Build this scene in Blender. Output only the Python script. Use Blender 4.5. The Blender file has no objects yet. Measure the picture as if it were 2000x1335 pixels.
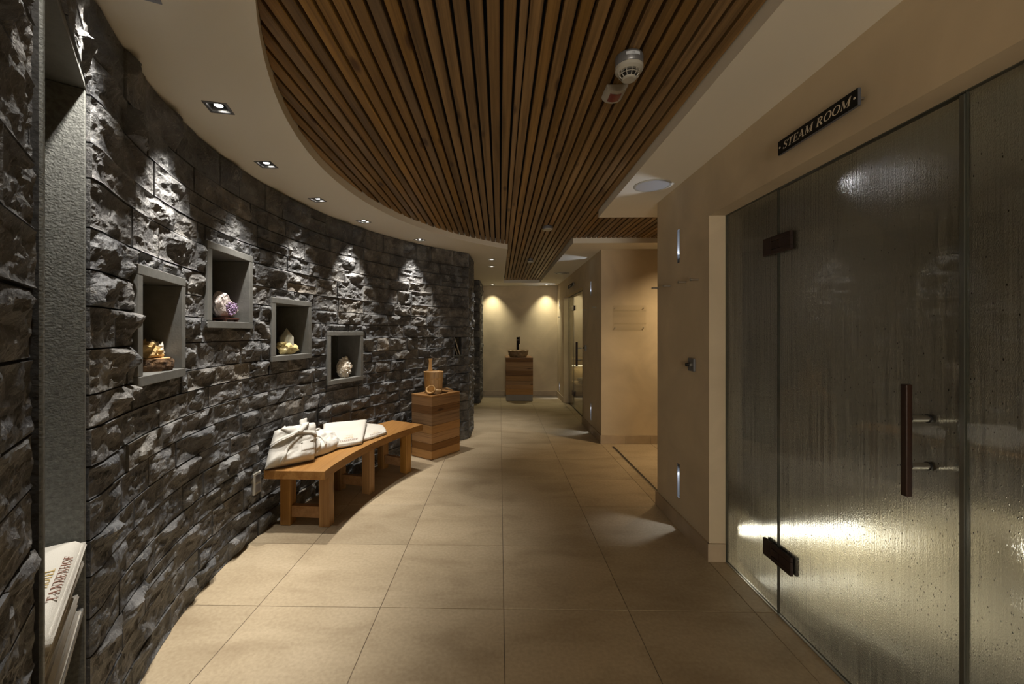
import bpy, bmesh, math, random
import numpy as np
from mathutils import Vector, Matrix, noise as mnoise
random.seed(7)
rng = np.random.default_rng(7)
D = bpy.data
SC = bpy.context.scene
COL = SC.collection

# ------------------------------------------------------------------ camera, world, exposure
cam = D.cameras.new('camera'); camo = D.objects.new('camera', cam); COL.objects.link(camo)
cam.sensor_width = 36.0; cam.lens = 14.58
cam.shift_x = 0.02; cam.shift_y = -0.0085
cam.clip_start = 0.02
camo.location = (0, 0, 1.3325); camo.rotation_euler = (math.radians(90), 0, math.atan(16/810))
SC.camera = camo
w = D.worlds.new('world'); SC.world = w; w.use_nodes = True
w.node_tree.nodes['Background'].inputs[0].default_value = (0.9, 0.85, 0.75, 1)
w.node_tree.nodes['Background'].inputs[1].default_value = 0.02
SC.view_settings.view_transform = 'Standard'; SC.view_settings.look = 'None'
SC.view_settings.gamma = 1.0; SC.view_settings.use_curve_mapping = False
SC.view_settings.exposure = 0.0
cy = SC.cycles
cy.use_denoising = True; cy.max_bounces = 8; cy.diffuse_bounces = 4; cy.glossy_bounces = 4
cy.transmission_bounces = 6; cy.transparent_max_bounces = 16
cy.sample_clamp_indirect = 3.0; cy.caustics_reflective = False; cy.caustics_refractive = False

E_WALL = 132      # downlights along the stone wall (W)
E_END = 62       # pair in front of the end wall
E_BACK = 24      # added fill downlights, out of view behind the camera
E_NICHE = 120     # warm lamp of the shower bay
WARM = (1.0, 0.86, 0.66); AMBER = (1.0, 0.72, 0.40); YELLOW = (1.0, 0.91, 0.62); COOL = (0.80, 0.88, 1.0)

def lamp(name, kind, loc, energy, color, target=None, parent=None, spot=60, blend=1.0, size=0.02, sx=None, sy=None):
    l = D.lights.new(name, kind); l.energy = energy; l.color = color
    if kind == 'SPOT':
        l.spot_size = math.radians(spot); l.spot_blend = blend; l.shadow_soft_size = size
    elif kind == 'POINT':
        l.shadow_soft_size = size
    elif kind == 'AREA':
        l.shape = 'RECTANGLE'; l.size = sx; l.size_y = sy
    o = D.objects.new(name, l); COL.objects.link(o); o.location = loc
    if target is not None:
        d = Vector(target) - Vector(loc); o.rotation_euler = d.to_track_quat('-Z', 'Y').to_euler()
    if parent:
        o.parent = parent; o.matrix_parent_inverse = parent_matrix(parent).inverted()
    return o
def parent_matrix(p):
    m = Matrix.LocRotScale(p.location, p.rotation_euler, p.scale)
    return parent_matrix(p.parent) @ p.matrix_parent_inverse @ m if p.parent else m

# unseen fill light added well behind the camera to lift walls and ceiling
lamp('back_fill_light', 'AREA', (0.2, -4.2, 0.9), 115, (1.0, 0.90, 0.75), (0.2, 0, 2.3), sx=2.0, sy=1.2)

# ------------------------------------------------------------------ materials
def nt(name):
    m = D.materials.new(name); m.use_nodes = True
    t = m.node_tree; b = t.nodes['Principled BSDF']
    return m, t, b
def N(t, typ, **kw):
    n = t.nodes.new(typ)
    for k, v in kw.items():
        if k.startswith('i_'):
            key = k[2:]; key = int(key) if key.isdigit() else key
            n.inputs[key].default_value = v
        else: setattr(n, k, v)
    return n
def ramp(t, fac, stops):
    r = t.nodes.new('ShaderNodeValToRGB'); e = r.color_ramp.elements
    while len(e) > 1: e.remove(e[-1])
    e[0].position = stops[0][0]; e[0].color = (*stops[0][1], 1)
    for p, c in stops[1:]:
        x = e.new(p); x.color = (*c, 1)
    t.links.new(fac, r.inputs[0]); return r
def hsv_random(t, color_out, v=0.2, h=0.0, s=0.0):
    """per-object variation of a real colour"""
    oi = N(t, 'ShaderNodeObjectInfo'); hs = N(t, 'ShaderNodeHueSaturation')
    mr = N(t, 'ShaderNodeMapRange'); mr.inputs['To Min'].default_value = 1-v; mr.inputs['To Max'].default_value = 1+v
    t.links.new(oi.outputs['Random'], mr.inputs[0]); t.links.new(mr.outputs[0], hs.inputs['Value'])
    if h:
        m2 = N(t, 'ShaderNodeMath', operation='MULTIPLY'); m2.inputs[1].default_value = 7.31
        fr = N(t, 'ShaderNodeMath', operation='FRACT'); t.links.new(oi.outputs['Random'], m2.inputs[0]); t.links.new(m2.outputs[0], fr.inputs[0])
        mr2 = N(t, 'ShaderNodeMapRange'); mr2.inputs['To Min'].default_value = 1-s; mr2.inputs['To Max'].default_value = 1+s
        t.links.new(fr.outputs[0], mr2.inputs[0]); t.links.new(mr2.outputs[0], hs.inputs['Saturation'])
    t.links.new(color_out, hs.inputs['Color']); return hs.outputs[0]
def mat(name, col, rough=0.6, metal=0.0, var=0.12, scale=3.0, bump=0.0, bscale=60.0, spec=0.5, world=False, rnd=0.0, detail=5, dist=0.0):
    m, t, b = nt(name); L = t.links.new
    tc = N(t, 'ShaderNodeNewGeometry') if world else N(t, 'ShaderNodeTexCoord')
    vec = tc.outputs['Position'] if world else tc.outputs['Object']
    n = N(t, 'ShaderNodeTexNoise'); n.inputs['Scale'].default_value = scale; n.inputs['Detail'].default_value = detail
    n.inputs['Distortion'].default_value = dist
    L(vec, n.inputs['Vector'])
    lo = tuple(max(0, c*(1-var)) for c in col); hi = tuple(min(1, c*(1+var)) for c in col)
    r = ramp(t, n.outputs['Fac'], [(0.3, lo), (0.7, hi)]); out = r.outputs[0]
    if rnd: out = hsv_random(t, out, rnd)
    L(out, b.inputs['Base Color'])
    b.inputs['Roughness'].default_value = rough; b.inputs['Metallic'].default_value = metal
    b.inputs['Specular IOR Level'].default_value = spec
    if bump:
        n2 = N(t, 'ShaderNodeTexNoise'); n2.inputs['Scale'].default_value = bscale; n2.inputs['Detail'].default_value = 4
        L(vec, n2.inputs['Vector'])
        bp = N(t, 'ShaderNodeBump'); bp.inputs['Strength'].default_value = bump; bp.inputs['Distance'].default_value = 0.01
        L(n2.outputs['Fac'], bp.inputs['Height']); L(bp.outputs[0], b.inputs['Normal'])
    return m
def wood(name, dark, light, axis='Y', rough=0.55, rnd=0.25, knots=True, fine=1.0, bump=0.15, streak=0.5):
    m, t, b = nt(name); L = t.links.new
    tc = N(t, 'ShaderNodeTexCoord'); oi = N(t, 'ShaderNodeObjectInfo')
    off = N(t, 'ShaderNodeVectorMath', operation='SCALE'); off.inputs[0].default_value = (13.1, 7.7, 5.3)
    L(oi.outputs['Random'], off.inputs['Scale'])
    add = N(t, 'ShaderNodeVectorMath', operation='ADD'); L(tc.outputs['Object'], add.inputs[0]); L(off.outputs[0], add.inputs[1])
    def scaled(a, c):
        mp = N(t, 'ShaderNodeVectorMath', operation='MULTIPLY')
        v = [a if q in axis else c for q in 'XYZ']; mp.inputs[1].default_value = v
        L(add.outputs[0], mp.inputs[0]); return mp.outputs[0]
    n1 = N(t, 'ShaderNodeTexNoise'); n1.inputs['Scale'].default_value = 1; n1.inputs['Detail'].default_value = 3; n1.inputs['Distortion'].default_value = 0.6
    L(scaled(0.9*fine, 26*fine), n1.inputs['Vector'])
    n2 = N(t, 'ShaderNodeTexNoise'); n2.inputs['Scale'].default_value = 1; n2.inputs['Detail'].default_value = 2
    L(scaled(3.0*fine, 170*fine), n2.inputs['Vector'])
    mx = N(t, 'ShaderNodeMath', operation='MULTIPLY_ADD'); mx.inputs[1].default_value = streak
    L(n2.outputs['Fac'], mx.inputs[0]); L(n1.outputs['Fac'], mx.inputs[2])
    r = ramp(t, mx.outputs[0], [(0.45, dark), (0.95, light)]); out = r.outputs[0]
    if knots:
        vo = N(t, 'ShaderNodeTexVoronoi'); vo.inputs['Scale'].default_value = 1
        L(scaled(2.6, 9.0), vo.inputs['Vector'])
        kr = ramp(t, vo.outputs['Distance'], [(0.0, (0.25, 0.2, 0.16)), (0.09, (0.40, 0.34, 0.30)), (0.17, (1, 1, 1))])
        mm = N(t, 'ShaderNodeMixRGB', blend_type='MULTIPLY'); mm.inputs[0].default_value = 1
        L(out, mm.inputs[1]); L(kr.outputs[0], mm.inputs[2]); out = mm.outputs[0]
    out = hsv_random(t, out, rnd, 1, 0.12)
    L(out, b.inputs['Base Color']); b.inputs['Roughness'].default_value = rough; b.inputs['Specular IOR Level'].default_value = 0.35
    bp = N(t, 'ShaderNodeBump'); bp.inputs['Strength'].default_value = bump; bp.inputs['Distance'].default_value = 0.004
    L(mx.outputs[0], bp.inputs['Height']); L(bp.outputs[0], b.inputs['Normal'])
    return m
def emit(name, col, s):
    m = D.materials.new(name); m.use_nodes = True; t = m.node_tree
    for n in list(t.nodes): t.nodes.remove(n)
    e = N(t, 'ShaderNodeEmission'); e.inputs[0].default_value = (*col, 1); e.inputs[1].default_value = s
    o = N(t, 'ShaderNodeOutputMaterial'); t.links.new(e.outputs[0], o.inputs[0]); return m
def clear_glass(name, tint=(0.95, 0.955, 0.93), gloss=0.0, ior=1.5):
    m = D.materials.new(name); m.use_nodes = True; t = m.node_tree; L = t.links.new
    for n in list(t.nodes): t.nodes.remove(n)
    tr = N(t, 'ShaderNodeBsdfTransparent'); tr.inputs[0].default_value = (*tint, 1)
    gl = N(t, 'ShaderNodeBsdfGlossy'); gl.inputs['Roughness'].default_value = gloss
    ge = N(t, 'ShaderNodeNewGeometry'); dt = N(t, 'ShaderNodeVectorMath', operation='DOT_PRODUCT'); L(ge.outputs['Incoming'], dt.inputs[0]); L(ge.outputs['Normal'], dt.inputs[1])
    ab = N(t, 'ShaderNodeMath', operation='ABSOLUTE'); L(dt.outputs['Value'], ab.inputs[0])
    om = N(t, 'ShaderNodeMath', operation='SUBTRACT'); om.inputs[0].default_value = 1; L(ab.outputs[0], om.inputs[1])
    pw = N(t, 'ShaderNodeMath', operation='POWER'); pw.inputs[1].default_value = 5; L(om.outputs[0], pw.inputs[0])
    f0 = ((ior-1)/(ior+1))**2
    fr = N(t, 'ShaderNodeMath', operation='MULTIPLY_ADD'); fr.inputs[1].default_value = 1-f0; fr.inputs[2].default_value = f0; L(pw.outputs[0], fr.inputs[0])
    mx = N(t, 'ShaderNodeMixShader'); L(fr.outputs[0], mx.inputs[0]); L(tr.outputs[0], mx.inputs[1]); L(gl.outputs[0], mx.inputs[2])
    o = N(t, 'ShaderNodeOutputMaterial'); L(mx.outputs[0], o.inputs[0]); return m
def wet_glass(name):
    """inner face of the steam room glass: a film of condensate, thicker low down, with drops and runnels"""
    m = D.materials.new(name); m.use_nodes = True; t = m.node_tree; L = t.links.new
    for n in list(t.nodes): t.nodes.remove(n)
    g = N(t, 'ShaderNodeNewGeometry')
    def sv(x, y, z):
        v = N(t, 'ShaderNodeVectorMath', operation='MULTIPLY'); v.inputs[1].default_value = (x, y, z)
        L(g.outputs['Position'], v.inputs[0]); return v.outputs[0]
    run = N(t, 'ShaderNodeTexNoise'); run.inputs['Scale'].default_value = 1; run.inputs['Detail'].default_value = 3; L(sv(70, 120, 2.6), run.inputs['Vector'])
    drop = N(t, 'ShaderNodeTexVoronoi'); drop.inputs['Scale'].default_value = 1; L(sv(90, 190, 95), drop.inputs['Vector'])
    dr = N(t, 'ShaderNodeMapRange'); dr.inputs['From Min'].default_value = 0.0; dr.inputs['From Max'].default_value = 0.38
    dr.inputs['To Min'].default_value = 1; dr.inputs['To Max'].default_value = 0; L(drop.outputs['Distance'], dr.inputs[0])
    fine = N(t, 'ShaderNodeTexNoise'); fine.inputs['Scale'].default_value = 1; fine.inputs['Detail'].default_value = 2; L(sv(300, 520, 160), fine.inputs['Vector'])
    a = N(t, 'ShaderNodeMath', operation='MULTIPLY_ADD'); a.inputs[1].default_value = 1.6; L(run.outputs['Fac'], a.inputs[0]); L(fine.outputs['Fac'], a.inputs[2])
    a2 = N(t, 'ShaderNodeMath', operation='MULTIPLY_ADD'); a2.inputs[1].default_value = 0.55; L(dr.outputs[0], a2.inputs[0]); L(a.outputs[0], a2.inputs[2])
    bp = N(t, 'ShaderNodeBump'); bp.inputs['Strength'].default_value = 1.0; bp.inputs['Distance'].default_value = 0.005; L(a2.outputs[0], bp.inputs['Height'])
    rf = N(t, 'ShaderNodeBsdfRefraction'); rf.inputs['IOR'].default_value = 1.06; rf.inputs['Roughness'].default_value = 0.38
    rf.inputs[0].default_value = (0.90, 0.89, 0.84, 1); L(bp.outputs[0], rf.inputs['Normal'])
    # drops bend the light much more than the film between them
    db = N(t, 'ShaderNodeBump'); db.inputs['Strength'].default_value = 1.0; db.inputs['Distance'].default_value = 0.006; L(dr.outputs[0], db.inputs['Height'])
    rd = N(t, 'ShaderNodeBsdfRefraction'); rd.inputs['IOR'].default_value = 1.16; rd.inputs['Roughness'].default_value = 0.10
    rd.inputs[0].default_value = (0.97, 0.97, 0.95, 1); L(db.outputs[0], rd.inputs['Normal'])
    sz = N(t, 'ShaderNodeSeparateXYZ'); L(g.outputs['Position'], sz.inputs[0])
    pick = N(t, 'ShaderNodeTexWhiteNoise'); L(drop.outputs['Position'], pick.inputs['Vector'])
    thr = N(t, 'ShaderNodeMapRange'); thr.inputs['From Min'].default_value = 0.1; thr.inputs['From Max'].default_value = 1.5; thr.inputs['To Min'].default_value = 0.80; thr.inputs['To Max'].default_value = 0.99; L(sz.outputs['Z'], thr.inputs[0])
    gt = N(t, 'ShaderNodeMath', operation='GREATER_THAN'); L(pick.outputs['Value'], gt.inputs[0]); L(thr.outputs[0], gt.inputs[1])
    dm = N(t, 'ShaderNodeMath', operation='MULTIPLY'); L(gt.outputs[0], dm.inputs[0])
    dst = N(t, 'ShaderNodeMath', operation='GREATER_THAN'); dst.inputs[1].default_value = 0.12; L(dr.outputs[0], dst.inputs[0]); L(dst.outputs[0], dm.inputs[1])
    mr = N(t, 'ShaderNodeMixShader'); L(dm.outputs[0], mr.inputs[0]); L(rf.outputs[0], mr.inputs[1]); L(rd.outputs[0], mr.inputs[2])
    tl = N(t, 'ShaderNodeBsdfTranslucent'); tl.inputs[0].default_value = (0.80, 0.76, 0.66, 1)
    df = N(t, 'ShaderNodeBsdfDiffuse'); df.inputs[0].default_value = (0.55, 0.53, 0.46, 1)
    gl = N(t, 'ShaderNodeBsdfGlossy'); gl.inputs['Roughness'].default_value = 0.18; L(bp.outputs[0], gl.inputs['Normal'])
    fog = N(t, 'ShaderNodeMixShader'); fog.inputs[0].default_value = 0.25; L(tl.outputs[0], fog.inputs[1]); L(df.outputs[0], fog.inputs[2])
    st = N(t, 'ShaderNodeTexNoise'); st.inputs['Scale'].default_value = 1; st.inputs['Detail'].default_value = 4; L(sv(80, 120, 2.2), st.inputs['Vector'])
    fm = N(t, 'ShaderNodeMapRange'); fm.inputs['From Min'].default_value = 0.38; fm.inputs['From Max'].default_value = 0.64; fm.inputs['To Min'].default_value = 0.16; fm.inputs['To Max'].default_value = 0.36; L(st.outputs['Fac'], fm.inputs[0])
    m1 = N(t, 'ShaderNodeMixShader'); L(fm.outputs[0], m1.inputs[0]); L(mr.outputs[0], m1.inputs[1]); L(fog.outputs[0], m1.inputs[2])
    m2 = N(t, 'ShaderNodeMixShader'); m2.inputs[0].default_value = 0.04; L(m1.outputs[0], m2.inputs[1]); L(gl.outputs[0], m2.inputs[2])
    o = N(t, 'ShaderNodeOutputMaterial'); L(m2.outputs[0], o.inputs[0]); return m
def stone_mat():
    m, t, b = nt('rock'); L = t.links.new
    tc = N(t, 'ShaderNodeNewGeometry'); vec = tc.outputs['Position']
    n = N(t, 'ShaderNodeTexNoise'); n.inputs['Scale'].default_value = 9; n.inputs['Detail'].default_value = 8; L(vec, n.inputs['Vector'])
    r = ramp(t, n.outputs['Fac'], [(0.3, (0.042, 0.044, 0.048)), (0.52, (0.098, 0.101, 0.106)), (0.72, (0.185, 0.190, 0.194))])
    sp = N(t, 'ShaderNodeTexNoise'); sp.inputs['Scale'].default_value = 210; sp.inputs['Detail'].default_value = 3; L(vec, sp.inputs['Vector'])
    spr = ramp(t, sp.outputs['Fac'], [(0.62, (0, 0, 0)), (0.80, (0.20, 0.19, 0.17))])
    ad = N(t, 'ShaderNodeMixRGB', blend_type='ADD'); ad.inputs[0].default_value = 1; L(r.outputs[0], ad.inputs[1]); L(spr.outputs[0], ad.inputs[2])
    # per-stone tint: some brownish, some greenish grey
    oi = N(t, 'ShaderNodeObjectInfo')
    tint = ramp(t, oi.outputs['Random'], [(0.0, (0.75, 0.76, 0.80)), (0.45, (1.0, 0.99, 0.98)), (0.75, (1.08, 1.04, 1.02)), (0.94, (1.2, 1.13, 1.04)), (1.0, (1.7, 1.5, 1.25))])
    mu = N(t, 'ShaderNodeMixRGB', blend_type='MULTIPLY'); mu.inputs[0].default_value = 1; L(ad.outputs[0], mu.inputs[1]); L(tint.outputs[0], mu.inputs[2])
    # pale mineral veins
    ve = N(t, 'ShaderNodeTexNoise'); ve.inputs['Scale'].default_value = 5; ve.inputs['Detail'].default_value = 4; ve.inputs['Distortion'].default_value = 1.5; L(vec, ve.inputs['Vector'])
    vr = ramp(t, ve.outputs['Fac'], [(0.492, (0, 0, 0)), (0.5, (0.22, 0.21, 0.19)), (0.508, (0, 0, 0))])
    ad2 = N(t, 'ShaderNodeMixRGB', blend_type='ADD'); ad2.inputs[0].default_value = 0.5; L(mu.outputs[0], ad2.inputs[1]); L(vr.outputs[0], ad2.inputs[2])
    L(ad2.outputs[0], b.inputs['Base Color'])
    rr = N(t, 'ShaderNodeMapRange'); rr.inputs['To Min'].default_value = 0.38; rr.inputs['To Max'].default_value = 0.62; L(n.outputs['Fac'], rr.inputs[0])
    L(rr.outputs[0], b.inputs['Roughness']); b.inputs['Specular IOR Level'].default_value = 0.5
    bn = N(t, 'ShaderNodeTexNoise'); bn.inputs['Scale'].default_value = 55; bn.inputs['Detail'].default_value = 7; bn.inputs['Roughness'].default_value = 0.6; L(vec, bn.inputs['Vector'])
    bp = N(t, 'ShaderNodeBump'); bp.inputs['Strength'].default_value = 0.75; bp.inputs['Distance'].default_value = 0.012; L(bn.outputs['Fac'], bp.inputs['Height']); L(bp.outputs[0], b.inputs['Normal'])
    return m
def tile_mat():
    m, t, b = nt('floor_tile_stone'); L = t.links.new
    tc = N(t, 'ShaderNodeNewGeometry'); vec = tc.outputs['Position']
    n = N(t, 'ShaderNodeTexNoise'); n.inputs['Scale'].default_value = 2.2; n.inputs['Detail'].default_value = 7; n.inputs['Distortion'].default_value = 0.5
    sc = N(t, 'ShaderNodeVectorMath', operation='MULTIPLY'); sc.inputs[1].default_value = (1, 2.2, 1); L(vec, sc.inputs[0]); L(sc.outputs[0], n.inputs['Vector'])
    r = ramp(t, n.outputs['Fac'], [(0.28, (0.345, 0.272, 0.18)), (0.5, (0.435, 0.355, 0.243)), (0.72, (0.49, 0.405, 0.285))])
    f = N(t, 'ShaderNodeTexNoise'); f.inputs['Scale'].default_value = 60; f.inputs['Detail'].default_value = 5; L(vec, f.inputs['Vector'])
    fr = ramp(t, f.outputs['Fac'], [(0.3, (0.88, 0.86, 0.84)), (0.7, (1.06, 1.06, 1.06))])
    mu = N(t, 'ShaderNodeMixRGB', blend_type='MULTIPLY'); mu.inputs[0].default_value = 1; L(r.outputs[0], mu.inputs[1]); L(fr.outputs[0], mu.inputs[2])
    out = hsv_random(t, mu.outputs[0], 0.07)
    L(out, b.inputs['Base Color']); b.inputs['Roughness'].default_value = 0.48; b.inputs['Specular IOR Level'].default_value = 0.4
    bp = N(t, 'ShaderNodeBump'); bp.inputs['Strength'].default_value = 0.08; bp.inputs['Distance'].default_value = 0.003; L(f.outputs['Fac'], bp.inputs['Height']); L(bp.outputs[0], b.inputs['Normal'])
    return m

M = {}
M['rock'] = stone_mat()
M['mortar'] = mat('dark_mortar', (0.022, 0.021, 0.02), 0.95, var=0.3, scale=20, world=True, bump=0.4, bscale=40)
M['tile'] = tile_mat()
M['grout'] = mat('grout', (0.16, 0.13, 0.10), 0.9, world=True)
M['plaster'] = mat('wall_plaster', (0.565, 0.475, 0.34), 0.62, var=0.13, scale=2.2, world=True, bump=0.05, bscale=30, spec=0.3, detail=8, dist=0.8)
M['base'] = mat('baseboard_tile', (0.42, 0.335, 0.235), 0.5, var=0.1, scale=8, world=True, rnd=0.06)
M['white'] = mat('ceiling_white', (0.80, 0.77, 0.69), 0.85, var=0.02, scale=1, world=True)
M['black'] = mat('black_backing', (0.006, 0.006, 0.006), 0.95)
M['slat'] = wood('larch_slat', (0.095, 0.053, 0.018), (0.275, 0.163, 0.061), 'Y', 0.5, 0.28)
M['bench'] = wood('oiled_bench_wood', (0.21, 0.098, 0.031), (0.36, 0.195, 0.075), 'Y', 0.45, 0.10, knots=False, fine=0.7)
M['benchleg'] = wood('bench_leg_wood', (0.21, 0.105, 0.035), (0.38, 0.215, 0.082), 'Z', 0.5, 0.12, fine=0.8)
M['pail'] = wood('pale_bucket_wood', (0.42, 0.25, 0.105), (0.62, 0.41, 0.20), 'Z', 0.5, 0.08, knots=False)
M['plank'] = wood('old_plank_wood', (0.075, 0.034, 0.012), (0.36, 0.20, 0.085), 'XY', 0.65, 0.2, fine=1.2, streak=0.9)
M['plankdark'] = wood('dark_old_plank_wood', (0.025, 0.011, 0.005), (0.20, 0.10, 0.038), 'XY', 0.65, 0.15, fine=1.1, streak=0.9)
M['planky'] = wood('old_plank_wood_side', (0.20, 0.095, 0.035), (0.46, 0.27, 0.115), 'Y', 0.65, 0.15, fine=1.1, streak=0.9)
M['frame'] = mat('grey_slate_frame', (0.150, 0.152, 0.146), 0.5, var=0.12, scale=25, bump=0.08, bscale=120)
M['nicheback'] = mat('niche_lining', (0.10, 0.108, 0.098), 0.55, var=0.2, scale=40, bump=0.1, bscale=150)
M['slab'] = mat('flamed_slate', (0.125, 0.13, 0.122), 0.6, var=0.3, scale=90, world=True, bump=0.22, bscale=170)
M['towel'] = mat('white_terry', (0.60, 0.58, 0.535), 0.95, var=0.03, scale=8, bump=0.35, bscale=420, spec=0.1)
M['robe'] = mat('white_robe_cloth', (0.62, 0.605, 0.57), 0.95, var=0.03, scale=8, bump=0.3, bscale=300, spec=0.1)
M['seam'] = mat('beige_piping', (0.52, 0.46, 0.36), 0.9)
M['gold'] = mat('gold_thread', (0.42, 0.30, 0.10), 0.7); M['maroon'] = mat('brown_thread', (0.16, 0.07, 0.045), 0.8)
M['steel'] = mat('brushed_steel', (0.55, 0.54, 0.52), 0.3, 1.0, var=0.05)
M['greymetal'] = mat('grey_metal', (0.25, 0.25, 0.26), 0.4, 0.8, var=0.05)
M['bronze'] = mat('dark_bronze', (0.060, 0.042, 0.040), 0.38, 0.7, var=0.1)
M['dark'] = mat('black_plastic', (0.012, 0.012, 0.013), 0.4)
M['matte'] = mat('matte_black', (0.012, 0.010, 0.010), 0.75, spec=0.15)
M['handle'] = wood('dark_handle_wood', (0.010, 0.004, 0.003), (0.030, 0.012, 0.006), 'Z', 0.4, 0.05, knots=False)
M['plastic'] = mat('offwhite_plastic', (0.40, 0.39, 0.35), 0.45, var=0.02)
M['silver'] = mat('silver_plastic', (0.20, 0.21, 0.23), 0.35, 0.5, var=0.03)
M['speaker'] = mat('white_speaker_mesh', (0.46, 0.47, 0.50), 0.6, var=0.02)
M['red'] = mat('red_lens', (0.16, 0.018, 0.018), 0.3)
M['signface'] = mat('black_sign_face', (0.010, 0.010, 0.009), 0.6, spec=0.15)
M['letters'] = mat('cream_lettering', (0.72, 0.66, 0.54), 0.6)
M['signedge'] = mat('anodised_edge', (0.16, 0.18, 0.23), 0.35, 0.7)
M['led'] = emit('lamp_disc', (1.0, 0.95, 0.86), 14)
M['ledcool'] = emit('cool_diffuser', (0.78, 0.88, 1.0), 2.2)
M['ledstrip'] = emit('led_strip', (1.0, 0.95, 0.80), 7)
M['ledsauna'] = emit('sauna_strip', (1.0, 0.86, 0.52), 2.0)
M['glass'] = clear_glass('clear_glass')
M['acrylic'] = clear_glass('clear_acrylic', (0.995, 0.995, 0.99), ior=1.38)
M['edge'] = mat('grey_glass_edge', (0.075, 0.08, 0.07), 0.2)
M['wet'] = wet_glass('condensate')
M['steamwall'] = mat('taupe_mosaic', (0.30, 0.26, 0.20), 0.3, var=0.1, scale=14, world=True, rnd=0.0)
M['steambench'] = mat('pale_mosaic_bench', (0.55, 0.50, 0.40), 0.3, var=0.08, scale=20, world=True)
M['wetfloor'] = mat('wet_mosaic', (0.23, 0.215, 0.19), 0.04, spec=1.0, var=0.1, scale=30, world=True)
M['saunawood'] = wood('sauna_aspen', (0.40, 0.28, 0.14), (0.58, 0.44, 0.24), 'X', 0.6, 0.1, knots=False)
M['bark'] = mat('bark', (0.10, 0.055, 0.025), 0.95, var=0.75, scale=45, bump=1.0, bscale=60)
M['cutwood'] = wood('cut_wood', (0.45, 0.26, 0.12), (0.66, 0.44, 0.24), 'Z', 0.7, 0.05, knots=False)
M['quartz'] = mat('milky_quartz', (0.84, 0.80, 0.73), 0.25, var=0.15, scale=30, bump=0.2, bscale=60)
M['ochre'] = mat('ochre_matrix', (0.52, 0.36, 0.15), 0.7, var=0.35, scale=25, bump=0.6, bscale=70)
M['pinkq'] = mat('pinkish_quartz', (0.80, 0.70, 0.60), 0.45, var=0.3, scale=45, bump=0.6, bscale=110)
M['amethyst'] = mat('amethyst', (0.33, 0.235, 0.40), 0.2, var=0.6, scale=45, bump=0.8, bscale=80)
M['geode'] = mat('geode_shell', (0.62, 0.55, 0.55), 0.5, var=0.2, scale=30, bump=0.5, bscale=60)
M['calcite'] = mat('honey_calcite', (0.70, 0.58, 0.28), 0.3, var=0.18, scale=20, bump=0.2, bscale=40)
M['rosewood'] = mat('dark_red_stand', (0.07, 0.025, 0.018), 0.35)
M['basin'] = mat('raw_stone_basin', (0.24, 0.165, 0.09), 0.55, var=0.4, scale=14, bump=0.8, bscale=40)
M['kick'] = mat('grey_kickboard', (0.22, 0.20, 0.18), 0.5)
M['stick'] = mat('pale_stick', (0.42, 0.37, 0.28), 0.7)
mt, t_, b_ = nt('crystal_point'); b_.inputs['Base Color'].default_value = (0.84, 0.84, 0.70, 1); b_.inputs['Roughness'].default_value = 0.12
b_.inputs['Transmission Weight'].default_value = 0.35; b_.inputs['IOR'].default_value = 1.5; M['point'] = mt

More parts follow.
